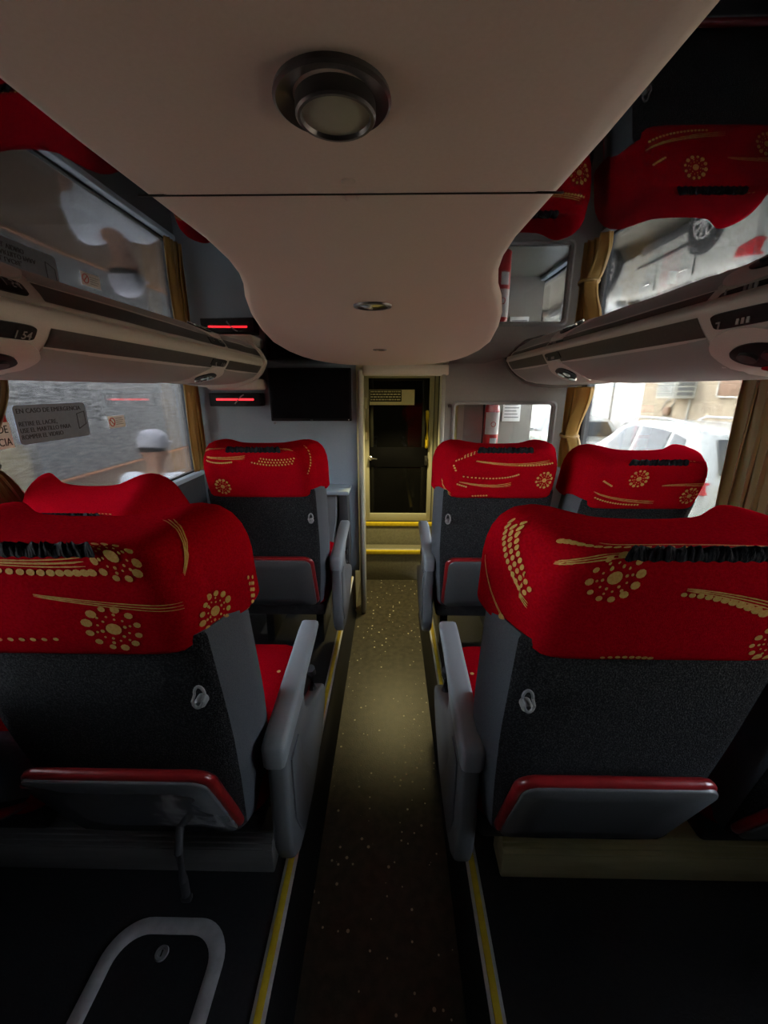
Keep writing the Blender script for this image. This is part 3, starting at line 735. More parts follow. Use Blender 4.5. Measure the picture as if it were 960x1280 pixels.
# ------------------------------------------------------------------ curtains
def curtain(x, y_top, y_mid, y_bot, z_top, z_tie, z_bot, folds, amp, m, label, tie=True, s=1):
    """(centre, half-width) pairs along y at the top, tie and bottom"""
    t = thing('curtain', (x, y_mid[0], z_bot), label, 'curtain', 'gold side-window curtains')
    mb = MB(); rows = []
    nz, ny = 36, 80
    for k in range(nz + 1):
        f = k / nz; z = z_top + (z_bot - z_top) * f
        ft = (z_top - z_tie) / (z_top - z_bot)
        if tie:
            if f < ft: q = (f / ft); q = q * q * (3 - 2 * q); c = y_top[0] + (y_mid[0] - y_top[0]) * q; h = y_top[1] + (y_mid[1] - y_top[1]) * q
            else: q = (f - ft) / (1 - ft); q = min(1, q * 1.6) ** .6; c = y_mid[0] + (y_bot[0] - y_mid[0]) * q; h = y_mid[1] + (y_bot[1] - y_mid[1]) * q
        else:
            c = y_top[0] + (y_bot[0] - y_top[0]) * f; h = y_top[1] + (y_bot[1] - y_top[1]) * f
        row = []
        for j in range(ny + 1):
            u = j / ny; ph = u * folds * 2 * PI
            a = amp * (.6 + .4 * math.sin(7 * u + 2 * f))
            row.append((x + s * a * math.sin(ph + .6 * math.sin(3 * f + u * 4)), c + h * (2 * u - 1) + .006 * math.sin(ph * 2), z))
        rows.append(row)
    mb.loft(rows, False, False)
    o = mb.build('drape', m, t, angle=80, recalc=False)
    so = o.modifiers.new('thick', 'SOLIDIFY'); so.thickness = .0025; so.offset = 0
    if tie:
        mb = MB()
        rr = []
        for a in [2 * PI * k / 28 for k in range(28)]:
            rr.append((x + math.cos(a) * (amp + .012), y_mid[0] + math.sin(a) * (y_mid[1] + .012), z_tie + .01 * math.sin(a)))
        mb.tube(rr + rr[:2], .009, 8); mb.build('tie', m if s > 0 and y_mid[0] > 2 else 'cord', t)
    return t
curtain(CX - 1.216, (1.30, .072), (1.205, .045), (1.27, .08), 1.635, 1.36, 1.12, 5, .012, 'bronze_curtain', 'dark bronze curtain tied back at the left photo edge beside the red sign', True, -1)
curtain(CX - 1.195, (2.60, .075), (2.62, .06), (2.60, .075), 1.635, 1.3, 1.10, 4, .018, 'gold_curtain', 'straight ochre curtain hanging at the front end of the left window', False, -1)
curtain(CX + 1.15, (2.53, .125), (2.60, .04), (2.55, .10), 1.615, 1.325, 1.12, 5, .038, 'gold_curtain', 'ochre curtain gathered by a knotted tie beside the partition pane', True, 1)
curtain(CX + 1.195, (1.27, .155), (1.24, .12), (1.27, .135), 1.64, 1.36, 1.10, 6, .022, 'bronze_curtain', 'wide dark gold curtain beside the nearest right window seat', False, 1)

# ------------------------------------------------------------------ window stickers
def glassface(s): return CX + s * 1.2635
x = glassface(-1)
t = thing('window_sticker', (x, 1.58, 1.41), 'grey-blue emergency instruction sticker with a drawn window on left glass', 'sticker')
mb = MB(); o_ = rrect(1.418, 1.764, 1.412, 1.548, .015)
mb.loft([[(x - .001, a, b) for a, b in o_], [(x + .0006, a, b) for a, b in o_]], True, True); mb.build('backing', 'sticker', t)
mb = MB()
F = lambda y, z: frame((x + .0012, y, z), (0, 1, 0), (0, 0, 1))
text_into(mb, 'EN CASO DE EMERGENCIA', .0235, F(1.428, 1.520), xs=1.08)
mb.build('heading', 'ink', t); mb = MB()
for k, l in enumerate(('RETIRE EL LACRE,', 'USE EL MARTILLO PARA', 'ROMPER EL VIDRIO')): text_into(mb, l, .0225, F(1.427, 1.476 - .023 * k), xs=.98)
mb.build('lettering', 'ink', t); mb = MB()
for (a, b), (c, d) in (((1.707, 1.505), (1.750, 1.513)), ((1.750, 1.513), (1.750, 1.462)), ((1.750, 1.462), (1.707, 1.445)), ((1.707, 1.445), (1.707, 1.505))):
    mb.tube([(x + .001, a, b), (x + .001, c, d)], .0014, 6)
mb.build('window_drawing', 'ink', t)
t = thing('exit_sign_sticker', (x, 1.29, 1.41), 'red and white emergency exit sticker half hidden by the bronze curtain', 'sticker')
MB().b2(x - .001, x + .0006, 1.20, 1.387, 1.495, 1.575).build('red_field', 'redpaint', t)
MB().b2(x - .001, x + .0006, 1.20, 1.392, 1.408, 1.495).build('white_field', 'white', t)
mb = MB(); text_into(mb, 'SALIDA DE', .036, F(1.382, 1.460), align='RIGHT', xs=.85); text_into(mb, 'EMERGENCIA', .036, F(1.386, 1.418), align='RIGHT', xs=.85)
mb.build('lettering', 'ink', t)
t = thing('no_smoking_sticker', (x, 1.95, 1.43), 'small white no smoking sticker high on the left glass', 'sticker')
MB().b2(x - .001, x + .0006, 1.893, 2.012, 1.428, 1.482).build('backing', 'white', t)
mb = MB(); mb.tube([(x + .001, 1.918 + .018 * math.cos(a), 1.455 + .018 * math.sin(a)) for a in [2 * PI * k / 24 for k in range(25)]], .0022, 6)
mb.tube([(x + .001, 1.906, 1.467), (x + .001, 1.93, 1.443)], .002, 6); mb.build('ban_symbol', 'redpaint', t)
mb = MB()
for k in range(4): mb.b2(x, x + .001, 1.945, 2.0 - .008 * (k % 2), 1.442 + .009 * k, 1.4445 + .009 * k)
mb.build('lettering', 'ring', t)

# ------------------------------------------------------------------ partition furniture
t = thing('television', (-.505, 2.66, 1.41), 'black flat television hanging on the blue-grey partition', 'television')
MB().b2(-.762, -.248, 2.640, 2.668, 1.408, 1.728, .006).build('casing', 'black', t)
MB().b2(-.750, -.260, 2.6375, 2.641, 1.424, 1.718, .001).build('screen', 'screen', t)
mb = MB(); text_into(mb, 'LG', .012, frame((-.510, 2.6388, 1.411), (1, 0, 0), (0, 0, 1))); mb.build('logo', 'ring', t)
MB().lathe([(.0001, 2.6375), (.003, 2.638), (.004, 2.641)], (-.268, 0, 1.417), 'y', 12).build('power_light', 'white', t)
MB().b2(-.60, -.41, 2.665, YF, 1.50, 1.65, .004).build('bracket', 'metal_dark', t)
t = thing('led_display', (-.98, 2.60, 1.505), 'black wall box with a red light bar under the left console end', 'display')
MB().b2(-1.135, -.815, 2.62, YF, 1.500, 1.580, .006).build('casing', 'black', t)
MB().b2(-1.09, -.855, 2.616, 2.622, 1.535, 1.547, .002).build('light_bar', 'led', t)
MB().tube([(-.975, 2.617, 1.515), (-.93, 2.616, 1.562), (-.915, 2.616, 1.570)], .004, 6).build('clip', 'ring', t)
t = thing('console_bracket', (-.86, 2.6, 1.60), 'cream bracket joining the left console end to the partition', 'bracket')
MB().b2(-1.10, -.79, 2.51, YF, 1.598, 1.665, .02).build('body', 'psu', t)
t = thing('partition_ledge', (-.50, 2.6, ZP), 'pale grey counter ledge under the television beside the door post', 'ledge')
MB().b2(-.95, -.265, 2.50, YF, .955, .985, .012).build('top', 'wallgrey', t)
mb = MB(); mb.prism([(-.93, ZP), (-.40, ZP), (-.40, .5), (-.355, .80), (-.35, .955), (-.93, .955)], 2.54, YF, 'y', 0, .01); mb.build('body', 'arm', t)
mb = MB(); mb.prism([(-.375, .36), (-.285, .36), (-.275, .60), (-.285, .955), (-.34, .955), (-.345, .80)], 2.58, YF, 'y', 0, .01); mb.build('side_panel', 'wallblack', t)
MB().lathe([(.0001, YF - .010), (.008, YF - .009), (.010, YF)], (-.76, 0, 1.39), 'y', 16).build('screw_head', 'ring', wpl)
MB().lathe([(.0001, YF - .014), (.010, YF - .012), (.012, YF)], (.378, 0, 1.50), 'y', 16).build('knob', 'psu_dark', wpr)

# door post, header, steps, door
struct('trim_1', MB().box((-.198, 2.76, .86), (.036, .14, 1.72), .016, seg=3), 'frame_olive', 'rounded pale door post at the left of the stair opening', 'post')
mb = MB().b2(-.23, -.16, 2.60, 2.74, .0, .06, .01)
struct('trim_2', MB().b2(-.18, .36, 2.70, 2.80, 1.685, 1.75, .008), 'cream', 'cream header across the top of the stair opening', 'header')
struct('trim_3', MB().b2(.318, .345, 2.70, 2.80, 0, 1.70, .008), 'frame_olive', 'pale door post at the right of the stair opening', 'post')
# stair passage walls
struct('wall_stair_left', MB().b2(-.30, -.26, 2.77, 3.55, -.06, 1.80), 'frame_olive', 'pale wall on the left of the stair passage', 'wall')
struct('wall_stair_right', MB().b2(.44, .48, 2.77, 3.55, -.06, 1.80), 'frame_olive', 'pale wall on the right of the stair passage', 'wall')
struct('ceiling_stair', MB().b2(-.30, .48, 2.77, 3.6, 1.77, 1.80), 'frame_olive', 'pale ceiling over the stair passage', 'ceiling')
t = thing('step', (.09, 3.36, 0), 'lower grey step with a yellow nosing in front of the stair door', 'step')
MB().b2(-.26, .44, 3.26, 3.425, 0, .27, .004).build('tread', 'stepgrey', t)
MB().b2(-.26, .44, 3.248, 3.275, .245, .279, .004).build('nosing', 'yellow', t)
MB().b2(-.26, .44, 3.275, 3.295, .272, .280, .002).build('edge_rail', 'alu', t)
t = thing('step', (.09, 3.5, .27), 'upper grey step with a yellow nosing directly under the dark glass door', 'step')
MB().b2(-.26, .44, 3.44, 3.6, 0, .465, .004).build('tread', 'stepgrey', t)
MB().b2(-.26, .44, 3.43, 3.455, .44, .474, .004).build('nosing', 'yellow', t)
d = thing('door_1', (.1, 3.5, .465), 'dark glass stair door in a pale frame with a yellow handle', 'door'); d['kind'] = 'structure'
mb = MB()
for x0, x1, z0, z1 in ((-.255, -.185, .47, 1.77), (.315, .435, .47, 1.77), (-.19, .32, .47, .545), (-.19, .32, 1.69, 1.77)): mb.b2(x0, x1, 3.475, 3.53, z0, z1, .008)
mb.build('door_frame', 'frame_olive', d)
MB().b2(-.19, .32, 3.49, 3.505, .54, 1.695).build('pane', 'glass_dark', d)
MB().b2(-.18, .31, 3.483, 3.492, .96, 1.13, .002).build('cross_panel', 'screen', d)
mb = MB().b2(.352, .358, 3.468, 3.476, .47, 1.77); mb.b2(.385, .393, 3.465, 3.476, .47, 1.77); mb.build('frame_groove', 'wallblack', d)
mb = MB(); mb.tube([(.300, 3.475, 1.425), (.300, 3.45, 1.41), (.300, 3.445, 1.37), (.300, 3.445, 1.20), (.300, 3.45, 1.15), (.300, 3.475, 1.135)], .014, 12); tag(mb.build('door_handle', 'yellow', d), 'yellow grab handle')
mb = MB(); mb.tube([(-.212, 3.475, 1.53), (-.212, 3.45, 1.51), (-.212, 3.445, 1.45), (-.212, 3.445, 1.26), (-.212, 3.45, 1.22), (-.212, 3.475, 1.20)], .013, 12); tag(mb.build('grab_bar', 'cream', d), 'cream grab bar')
mb = MB(); mb.lathe([(.018, 3.47), (.018, 3.462), (.012, 3.458), (.009, 3.43), (.0001, 3.428)], (-.175, 0, 1.04), 'y', 20); mb.tube([(-.175, 3.435, 1.04), (-.14, 3.432, 1.04), (-.12, 3.44, 1.035)], .007, 8); mb.build('lever_handle', 'chrome', d)
mb = MB().b2(.288, .312, 3.455, 3.49, .98, 1.06, .006); mb.lathe([(.012, 3.455), (.010, 3.445), (.0001, 3.443)], (.300, 0, 1.02), 'y', 16); mb.build('lock', 'metal_dark', d)
t = thing('door_notice', (.01, 3.48, 1.48), 'black and cream notice with tiny print on the dark glass door', 'notice')
MB().b2(-.178, .192, 3.484, 3.489, 1.478, 1.600).build('backing', 'cream', t)
MB().b2(-.175, .085, 3.4825, 3.485, 1.505, 1.597).build('black_field', 'black', t)
mb = MB(); random.seed(3)
for k in range(4):
    xx = -.168
    while xx < .07:
        wd = .008 + .022 * random.random(); mb.b2(xx, min(xx + wd, .078), 3.4815, 3.483, 1.516 + .021 * k, 1.526 + .021 * k); xx += wd + .005
for k in range(2): mb.b2(.10, .18, 3.4832, 3.4845, 1.51 + .02 * k, 1.514 + .02 * k)
mb.build('print', ['cream'], t)
lp = thing('ceiling_lamp', (.02, 3.0, 1.76), 'small warm step lamp under the stair passage ceiling', 'lamp')
MB().lathe([(.055, 1.77), (.055, 1.755), (.045, 1.748), (.040, 1.75)], (.06, 3.0, 0), n=32, cap=False).build('bezel', 'bezel', lp)
M['lamp_on'] = mat('lamp_glow', (.8, .75, .4), .5, emit=(1, .85, .35), estr=2.5)
MB().lathe([(.0001, 1.748), (.03, 1.749), (.042, 1.752)], (.06, 3.0, 0), n=32).build('lens', 'lamp_on', lp)

# cab behind the right partition: extinguisher, panels
struct('wall_cab', MB().b2(.48, .70, 3.02, 3.06, ZP, 1.80), 'wallwarm', 'grey panel behind the glazed partition opening', 'wall')
struct('wall_cab_back', MB().b2(.48, 1.2, 3.6, 3.64, -.06, 1.80), 'wallwarm', 'grey-green far panel behind the glazed partition opening', 'wall')
struct('floor_cab', MB().b2(.48, 1.2, 2.77, 3.64, 1.0, 1.06), 'stepgrey', 'grey shelf floor behind the glazed partition opening', 'floor')
t = thing('fire_extinguisher', (.705, 2.94, 1.07), 'red fire extinguisher with white label behind the partition pane', 'fire extinguisher')
MB().lathe([(.0001, 1.072), (.045, 1.072), (.052, 1.08), (.052, 1.455), (.047, 1.49), (.03, 1.515), (.016, 1.525), (.016, 1.55)], (.705, 2.94, 0), n=32).build('cylinder', 'redpaint', t)
mb = MB(); rings = []
for z in (1.30, 1.45): rings.append([(.705 + .0528 * math.sin(a), 2.94 - .0528 * math.cos(a), z) for a in [-1.1 + 2.2 * k / 16 for k in range(17)]])
mb.loft(rings, False, False)
rings = [[(.705 + .0528 * math.sin(a), 2.94 - .0528 * math.cos(a), z) for a in [-.3 + 1.0 * k / 12 for k in range(13)]] for z in (1.20, 1.275)]
mb.loft(rings, False, False); lb = mb.build('label', 'white', t, recalc=False)
mb = MB(); mb.tube([(.705 + .054 * math.sin(a) , 2.94 - .054 * math.cos(a), 1.37 + .016 * math.sin(q)) for a, q in [(.05 + .3 * math.cos(2 * PI * k / 16), 2 * PI * k / 16) for k in range(17)]], .0022, 6); mb.build('mark', 'redpaint', lb)
mb = MB(); mb.box((.705, 2.93, 1.565), (.03, .08, .03), .008); mb.tube([(.705, 2.90, 1.57), (.705, 2.86, 1.60)], .006, 8); mb.build('valve', 'metal_dark', t)
mb = MB(); mb.tube([(.66, 2.94, 1.55), (.645, 2.93, 1.50), (.645, 2.93, 1.2)], .007, 8); mb.build('hose', 'rubber', t)
t = MB().b2(.95, 1.10, 3.588, 3.60, 1.34, 1.55, .001); n_ = t.build('paper_notice', 'white'); tag(n_, 'pale printed sheet on the far panel seen through the partition pane', 'notice')
mb = MB()
for k in range(6): mb.b2(.965, 1.085 - .01 * (k % 3), 3.586, 3.5885, 1.37 + .026 * k, 1.378 + .026 * k)
mb.build('print', 'ring', n_)

# ------------------------------------------------------------------ outside
ZG0 = -.60
struct('ground', MB().b2(-14, 20, -12, 34, ZG0 - .1, ZG0), 'yard', 'sandy yard surface around the bus', 'ground')
wl = thing('yard_wall_dark', (-2.35, 5, ZG0), 'dark rough rendered wall close outside the left window', 'wall'); wl['kind'] = 'structure'
MB().b2(-2.60, -2.32, 1.0, 12, .99, 2.55).build('upper_band', 'roughwall', wl)
MB().b2(-2.60, -2.30, 1.0, 12, ZG0, .985).build('lower_band', 'brownboard', wl)
MB().b2(-2.31, -2.28, 1.0, 12, .974, .986).build('orange_line', 'orange', wl)
wr = thing('yard_wall_beige', (7.1, 6, ZG0), 'beige stucco house wall across the yard carrying the air conditioner', 'wall'); wr['kind'] = 'structure'
MB().b2(7.0, 7.3, -6, 11.9, ZG0, 2.6).build('stucco', 'stucco', wr)
g = thing('yard_wall_glare', (7.05, 15, ZG0), 'pale wall stretch, sun glare put into its colour, beyond the air conditioner', 'gate')  # stretch of yard wall; overexposed sunlight put into its pale colour
MB().b2(7.0, 7.12, 11.92, 13.5, ZG0, 2.6).build('glare_section', 'paleboard', g); MB().b2(7.0, 7.12, 13.56, 26, ZG0, 2.6).build('glare_section', 'paleboard', g)
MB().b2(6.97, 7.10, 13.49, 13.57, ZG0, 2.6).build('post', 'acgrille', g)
t = thing('air_conditioner', (6.75, 10.2, 1.40), 'weathered window air conditioner jutting from the beige wall', 'air conditioner')
MB().b2(6.5, 7.02, 9.9, 10.55, 1.40, 1.92, .015).build('casing', 'acwhite', t)
mb = MB(); mb.b2(6.485, 6.502, 9.95, 10.50, 1.45, 1.87)
mb.build('front_grille', 'acgrille', t)
mb = MB()
for k in range(7): mb.b2(6.478, 6.49, 9.95, 10.50, 1.47 + .06 * k, 1.482 + .06 * k)
for k in range(8): mb.b2(6.478, 6.49, 9.97 + .07 * k, 9.982 + .07 * k, 1.45, 1.87)
mb.build('grille_bars', 'acwhite', t)
mb = MB()
for k in range(4): mb.b2(6.58, 6.94, 9.888, 9.902, 1.47 + .11 * k, 1.54 + .11 * k, .003)
mb.build('side_louvres', 'acgrille', t)
t = thing('wall_cable', (6.98, 10.7, .6), 'hanging cable with a small box on the beige wall below the air conditioner', 'cable')
mb = MB(); mb.tube([(6.97, 10.7, 1.38), (6.97, 10.85, 1.30), (6.97, 10.95, 1.1), (6.97, 10.85, .95), (6.97, 10.75, .85)], .015, 6); mb.tube([(6.97, 10.5, 1.38), (6.97, 10.55, 1.25), (6.97, 10.72, 1.10)], .015, 6); mb.build('wire', 'acgrille', t)
MB().b2(6.90, 7.0, 10.62, 10.82, .98, 1.18, .03).build('junction_box', 'brownboard', t)
MB().tube([(6.97, 10.0, 1.38), (6.97, 10.0, .2), (6.97, 10.0, ZG0)], .02, 8).build('pipe', 'acwhite', t)
t = thing('wall_board', (6.97, 8.85, 1.45), 'brown square board fixed to the beige wall near the bronze curtain', 'board')
MB().b2(6.94, 7.0, 8.45, 9.17, 1.46, 1.90, .01).build('board', 'brownboard', t)
mb = MB()
for a in ((8.43, 9.19, 1.44, 1.47), (8.43, 9.19, 1.89, 1.92), (8.43, 8.46, 1.44, 1.92), (9.16, 9.19, 1.44, 1.92)): mb.b2(6.925, 7.0, *a)
mb.build('frame', 'acwhite', t)

def make_car(xs, y0, dirn, H, L, label):
    """rear at y0, nose towards +y; left flank at x = xs"""
    W = .88; cx = xs + W
    t = thing('car', (cx, y0 + L / 2, ZG0), label, 'car', 'parked white cars')
    k = L / 4.4; h = H / 1.68
    ST = [(0, .70, .55, .55), (.03, .80, .95, .70), (.10, .86, 1.04, .80), (.28, .87, 1.34, .74), (.48, .88, 1.57, .68), (.7, .88, 1.63, .66), (1.4, .88, 1.68, .66), (2.1, .88, 1.67, .66), (2.55, .88, 1.58, .66), (2.95, .88, 1.32, .72), (3.3, .88, 1.06, .80), (3.9, .87, .98, .76), (4.25, .83, .86, .70), (4.38, .74, .66, .6), (4.4, .66, .55, .5)]
    BELT = .98
    def ring(st):
        d, w, rf, wr = st; rf *= h; b = min(BELT * h, rf - .03)
        low = .24 + (.14 if d < .02 or d > 4.37 else 0)
        hp = [(0, low), (w * .8, low), (w * .97, low + .06), (w, .45), (w, .62), (w * .985, b), (wr + .02, rf - .07 * h if rf > 1.1 else rf - .015), (wr - .07, rf - .015), (wr * .5, rf), (0, rf + .005)]
        full = hp + [(-x, z) for x, z in hp[-2:0:-1]]
        return [(cx + x, y0 + d * k, ZG0 + z) for x, z in full]
    MB().loft([ring(s_) for s_ in ST], True, True).build('body', 'carwhite', t, angle=32)
    def side(d, v, sx=-1, off=.01):
        for a, b in zip(ST, ST[1:]):
            if a[0] <= d <= b[0]:
                f = (d - a[0]) / (b[0] - a[0]); w, rf, wr = (a[q] + (b[q] - a[q]) * f for q in (1, 2, 3)); break
        rf *= h; b_ = min(BELT * h, rf - .03)
        x0, z0, x1, z1 = w * .985, b_, wr + .02, rf - .07 * h
        return (cx + sx * (x0 + (x1 - x0) * v + off), y0 + d * k, ZG0 + z0 + (z1 - z0) * v)
    for sx in (-1, 1):
        for poly in ([(.62, .12), (.72, .86), (1.02, .93), (1.02, .08)], [(1.10, .08), (1.10, .93), (1.86, .95), (1.90, .06)], [(1.98, .06), (1.96, .95), (2.38, .93), (2.75, .50), (2.86, .06)]):
            mb = MB(); pts = []
            n = len(poly)
            for i in range(n):
                a, b = poly[i], poly[(i + 1) % n]
                pts += [(a[0] + (b[0] - a[0]) * q / 8, a[1] + (b[1] - a[1]) * q / 8) for q in range(8)]
            c = (sum(p[0] for p in pts) / len(pts), sum(p[1] for p in pts) / len(pts))
            mb.loft([[side(c[0] + (p[0] - c[0]) * sc, c[1] + (p[1] - c[1]) * sc, sx, of) for p in pts] for sc, of in ((1, -.01), (1, .010), (.95, .012), (.5, .012), (.05, .012))], True, True)
            mb.build('side_window', 'carglass', t)
        MB().tube([(cx + sx * .60, y0 + .55 * k, ZG0 + 1.60 * h), (cx + sx * .61, y0 + .7 * k, ZG0 + 1.68 * h), (cx + sx * .61, y0 + 1.4 * k, ZG0 + 1.73 * h), (cx + sx * .61, y0 + 2.2 * k, ZG0 + 1.71 * h), (cx + sx * .60, y0 + 2.4 * k, ZG0 + 1.63 * h)], .018, 8).build('roof_rail', 'alu', t)
        mb = MB(); mb.prism([(y0 + .02, ZG0 + .80 * h), (y0 + .05, ZG0 + .97 * h), (y0 + .34 * k, ZG0 + .93 * h), (y0 + .30 * k, ZG0 + .82 * h)], cx + sx * .74, cx + sx * .885, 'x', 0, .01); mb.build('tail_lamp', 'taillamp', t)
        mb = MB(); mb.b2(cx + sx * .84, cx + sx * .89, y0 + 1.35 * k, y0 + 2.45 * k, ZG0 + .24, ZG0 + .36, .01); mb.b2(cx + sx * .868, cx + sx * .892, y0 + 1.2 * k, y0 + 2.5 * k, ZG0 + .50, ZG0 + .54, .008); mb.build('sill_trim', 'cardark', t)
        for d_ in (1.15, 2.02): MB().b2(cx + sx * .872, cx + sx * .900, y0 + d_ * k, y0 + (d_ + .2) * k, ZG0 + .84 * h, ZG0 + .87 * h, .008).build('door_handle', 'chrome', t)
        for d_ in (1.06, 1.94): MB().b2(cx + sx * .872, cx + sx * .883, y0 + d_ * k, y0 + (d_ + .012) * k, ZG0 + .40, ZG0 + .96 * h).build('door_gap', 'cardark', t)
        MB().box((cx + sx * .98, y0 + 2.72 * k, ZG0 + 1.03 * h), (.18, .10, .13), .03).build('wing_mirror', 'carwhite', t)
        for d_ in (.92, 3.48):
            wy, wz = y0 + d_ * k, ZG0 + .335
            ar = MB(); ar.prism([(wy + .405 * math.cos(a), wz + .405 * math.sin(a)) for a in [PI * q / 16 for q in range(17)]] + [(wy - .405, wz - .1), (wy + .405, wz - .1)], cx + sx * .80, cx + sx * .895, 'x', 0, .008); ar.build('wheel_arch', 'cardark', t)
            xw = cx + sx * .80
            ty = MB(); ty.lathe([(.21, 0), (.30, -.005), (.328, .02), (.335, .06), (.335, .10), (.325, .122), (.29, .130), (.235, .125), (.225, .10)] if sx > 0 else [(r_, -h_) for r_, h_ in [(.21, 0), (.30, -.005), (.328, .02), (.335, .06), (.335, .10), (.325, .122), (.29, .130), (.235, .125), (.225, .10)]], (xw, wy, wz), 'x', 40)
            wh = ty.build('wheel', 'rubber', t)
            rm = MB(); xo = xw + sx * .112
            ringo = lambda r, dx: [(xo + sx * dx, wy + r * math.cos(a), wz + r * math.sin(a)) for a in [2 * PI * q / 40 for q in range(40)]]
            rm.loft([ringo(.24, -.01), ringo(.24, .012), ringo(.215, .014), ringo(.21, -.01)], True, False)
            for q in range(10):
                a = 2 * PI * q / 10; c_, s_ = math.cos(a), math.sin(a)
                def sp(r, w_, dx): return (xo + sx * dx, wy + r * c_ - w_ * s_, wz + r * s_ + w_ * c_)
                rm.loft([[sp(.03, -.012, .0), sp(.03, .012, .0), sp(.03, .012, .012), sp(.03, -.012, .012)], [sp(.215, -.024, -.004), sp(.215, .024, -.004), sp(.215, .024, .010), sp(.215, -.024, .010)]], True, True)
            rm.lathe([(.0001, .016), (.04, .014), (.045, 0)] if sx > 0 else [(.0001, -.016), (.04, -.014), (.045, 0)], (xo, wy, wz), 'x', 20)
            rm.build('rim', 'rim', wh)
            MB().lathe([(.0001, 0), (.22, 0), (.22, .004)], (xo - sx * .03, wy, wz), 'x', 30).build('hub_disc', 'cardark', wh)
    # rear window and bumper
    mb = MB(); a = [(x_, y0 + d_ * k, ZG0 + z_ * h) for x_, d_, z_ in ((cx - .62, .085, 1.06), (cx + .62, .085, 1.06), (cx + .52, .40, 1.50), (cx - .52, .40, 1.50))]
    b = [(p[0], p[1] - .03, p[2] + .012) for p in a]; mb.loft([a, b], True, True); mb.build('rear_window', 'carglass', t)
    mb = MB().b2(cx - .72, cx + .72, y0 - .03, y0 + .10, ZG0 + .32, ZG0 + .52, .03); mb.build('bumper', 'cardark', t)
    mb = MB().b2(cx - .25, cx + .25, y0 - .025, y0 + .03, ZG0 + .66, ZG0 + .77, .005); mb.build('number_plate', 'white', t)
    mb = MB(); a = [(x_, y0 + d_ * k, ZG0 + z_ * h) for x_, d_, z_ in ((cx - .66, 3.24, 1.10), (cx + .66, 3.24, 1.10), (cx + .56, 2.66, 1.54), (cx - .56, 2.66, 1.54))]
    b = [(p[0], p[1] + .02, p[2] + .03) for p in a]; mb.loft([a, b], True, True); mb.build('windscreen', 'carglass', t)
    return t
make_car(4.2, 5.45, 1, 1.70, 4.4, 'white estate car with red tail lamp parked outside the right window')
make_car(4.9, 11.9, 1, 1.45, 4.0, 'partly hidden pale car farther away against the glare-white wall')

# ------------------------------------------------------------------ person outside the left window
def skin_mesh(name, joints, edges, m, parent, sub=2):
    names = list(joints)
    off = parent_loc(parent)
    me = bpy.data.meshes.new(name)
    me.from_pydata([tuple(Vector(joints[n][0]) - off) for n in names], [(names.index(a), names.index(b)) for a, b in edges], [])
    o = bpy.data.objects.new(name, me); C.objects.link(o)
    o.modifiers.new('skin', 'SKIN').use_smooth_shade = True
    for i, n in enumerate(names):
        r = joints[n][1]; me.skin_vertices[0].data[i].radius = (r, r) if not isinstance(r, tuple) else r
        me.skin_vertices[0].data[i].use_root = (i == 0)
    sb = o.modifiers.new('sub', 'SUBSURF'); sb.levels = sub; sb.render_levels = sub
    bpy.context.view_layer.update()
    dg = bpy.context.evaluated_depsgraph_get()
    me2 = bpy.data.meshes.new_from_object(o.evaluated_get(dg))
    o.modifiers.clear(); o.data = me2; me2.name = name
    me2.materials.clear(); me2.materials.append(M[m])
    for p in me2.polygons: p.use_smooth = True
    o.parent = parent
    return o
struct('pavement', MB().b2(-2.30, -1.37, 1.0, 9, ZG0, ZG0 + .13, .01), 'paleboard', 'pale kerb between the bus and the dark wall', 'kerb')
px, py, pz = -1.70, 2.88, ZG0 + .13
per = thing('person', (px, py, pz), 'person in grey cap, pale grey shirt and blue jeans standing outside the left window', 'person')
def J(x, y, z): return (px + x, py + y, pz + z)
body = {'pelvis': (J(0, 0, .95), .13), 'waist': (J(0, .0, 1.08), .12), 'chest': (J(0, .0, 1.30), (.15, .12)), 'neckb': (J(0, .01, 1.47), .065), 'neck': (J(0, .02, 1.54), .055), 'skull0': (J(0, .035, 1.60), .075), 'head': (J(0, .04, 1.67), .088), 'crown': (J(0, .03, 1.74), .07),
  'nose': (J(0, .125, 1.64), .016), 'earl': (J(-.085, .03, 1.645), .014), 'earr': (J(.085, .03, 1.645), .014)}
be = [('pelvis', 'waist'), ('waist', 'chest'), ('chest', 'neckb'), ('neckb', 'neck'), ('neck', 'skull0'), ('skull0', 'head'), ('head', 'crown'), ('head', 'nose'), ('head', 'earl'), ('head', 'earr')]
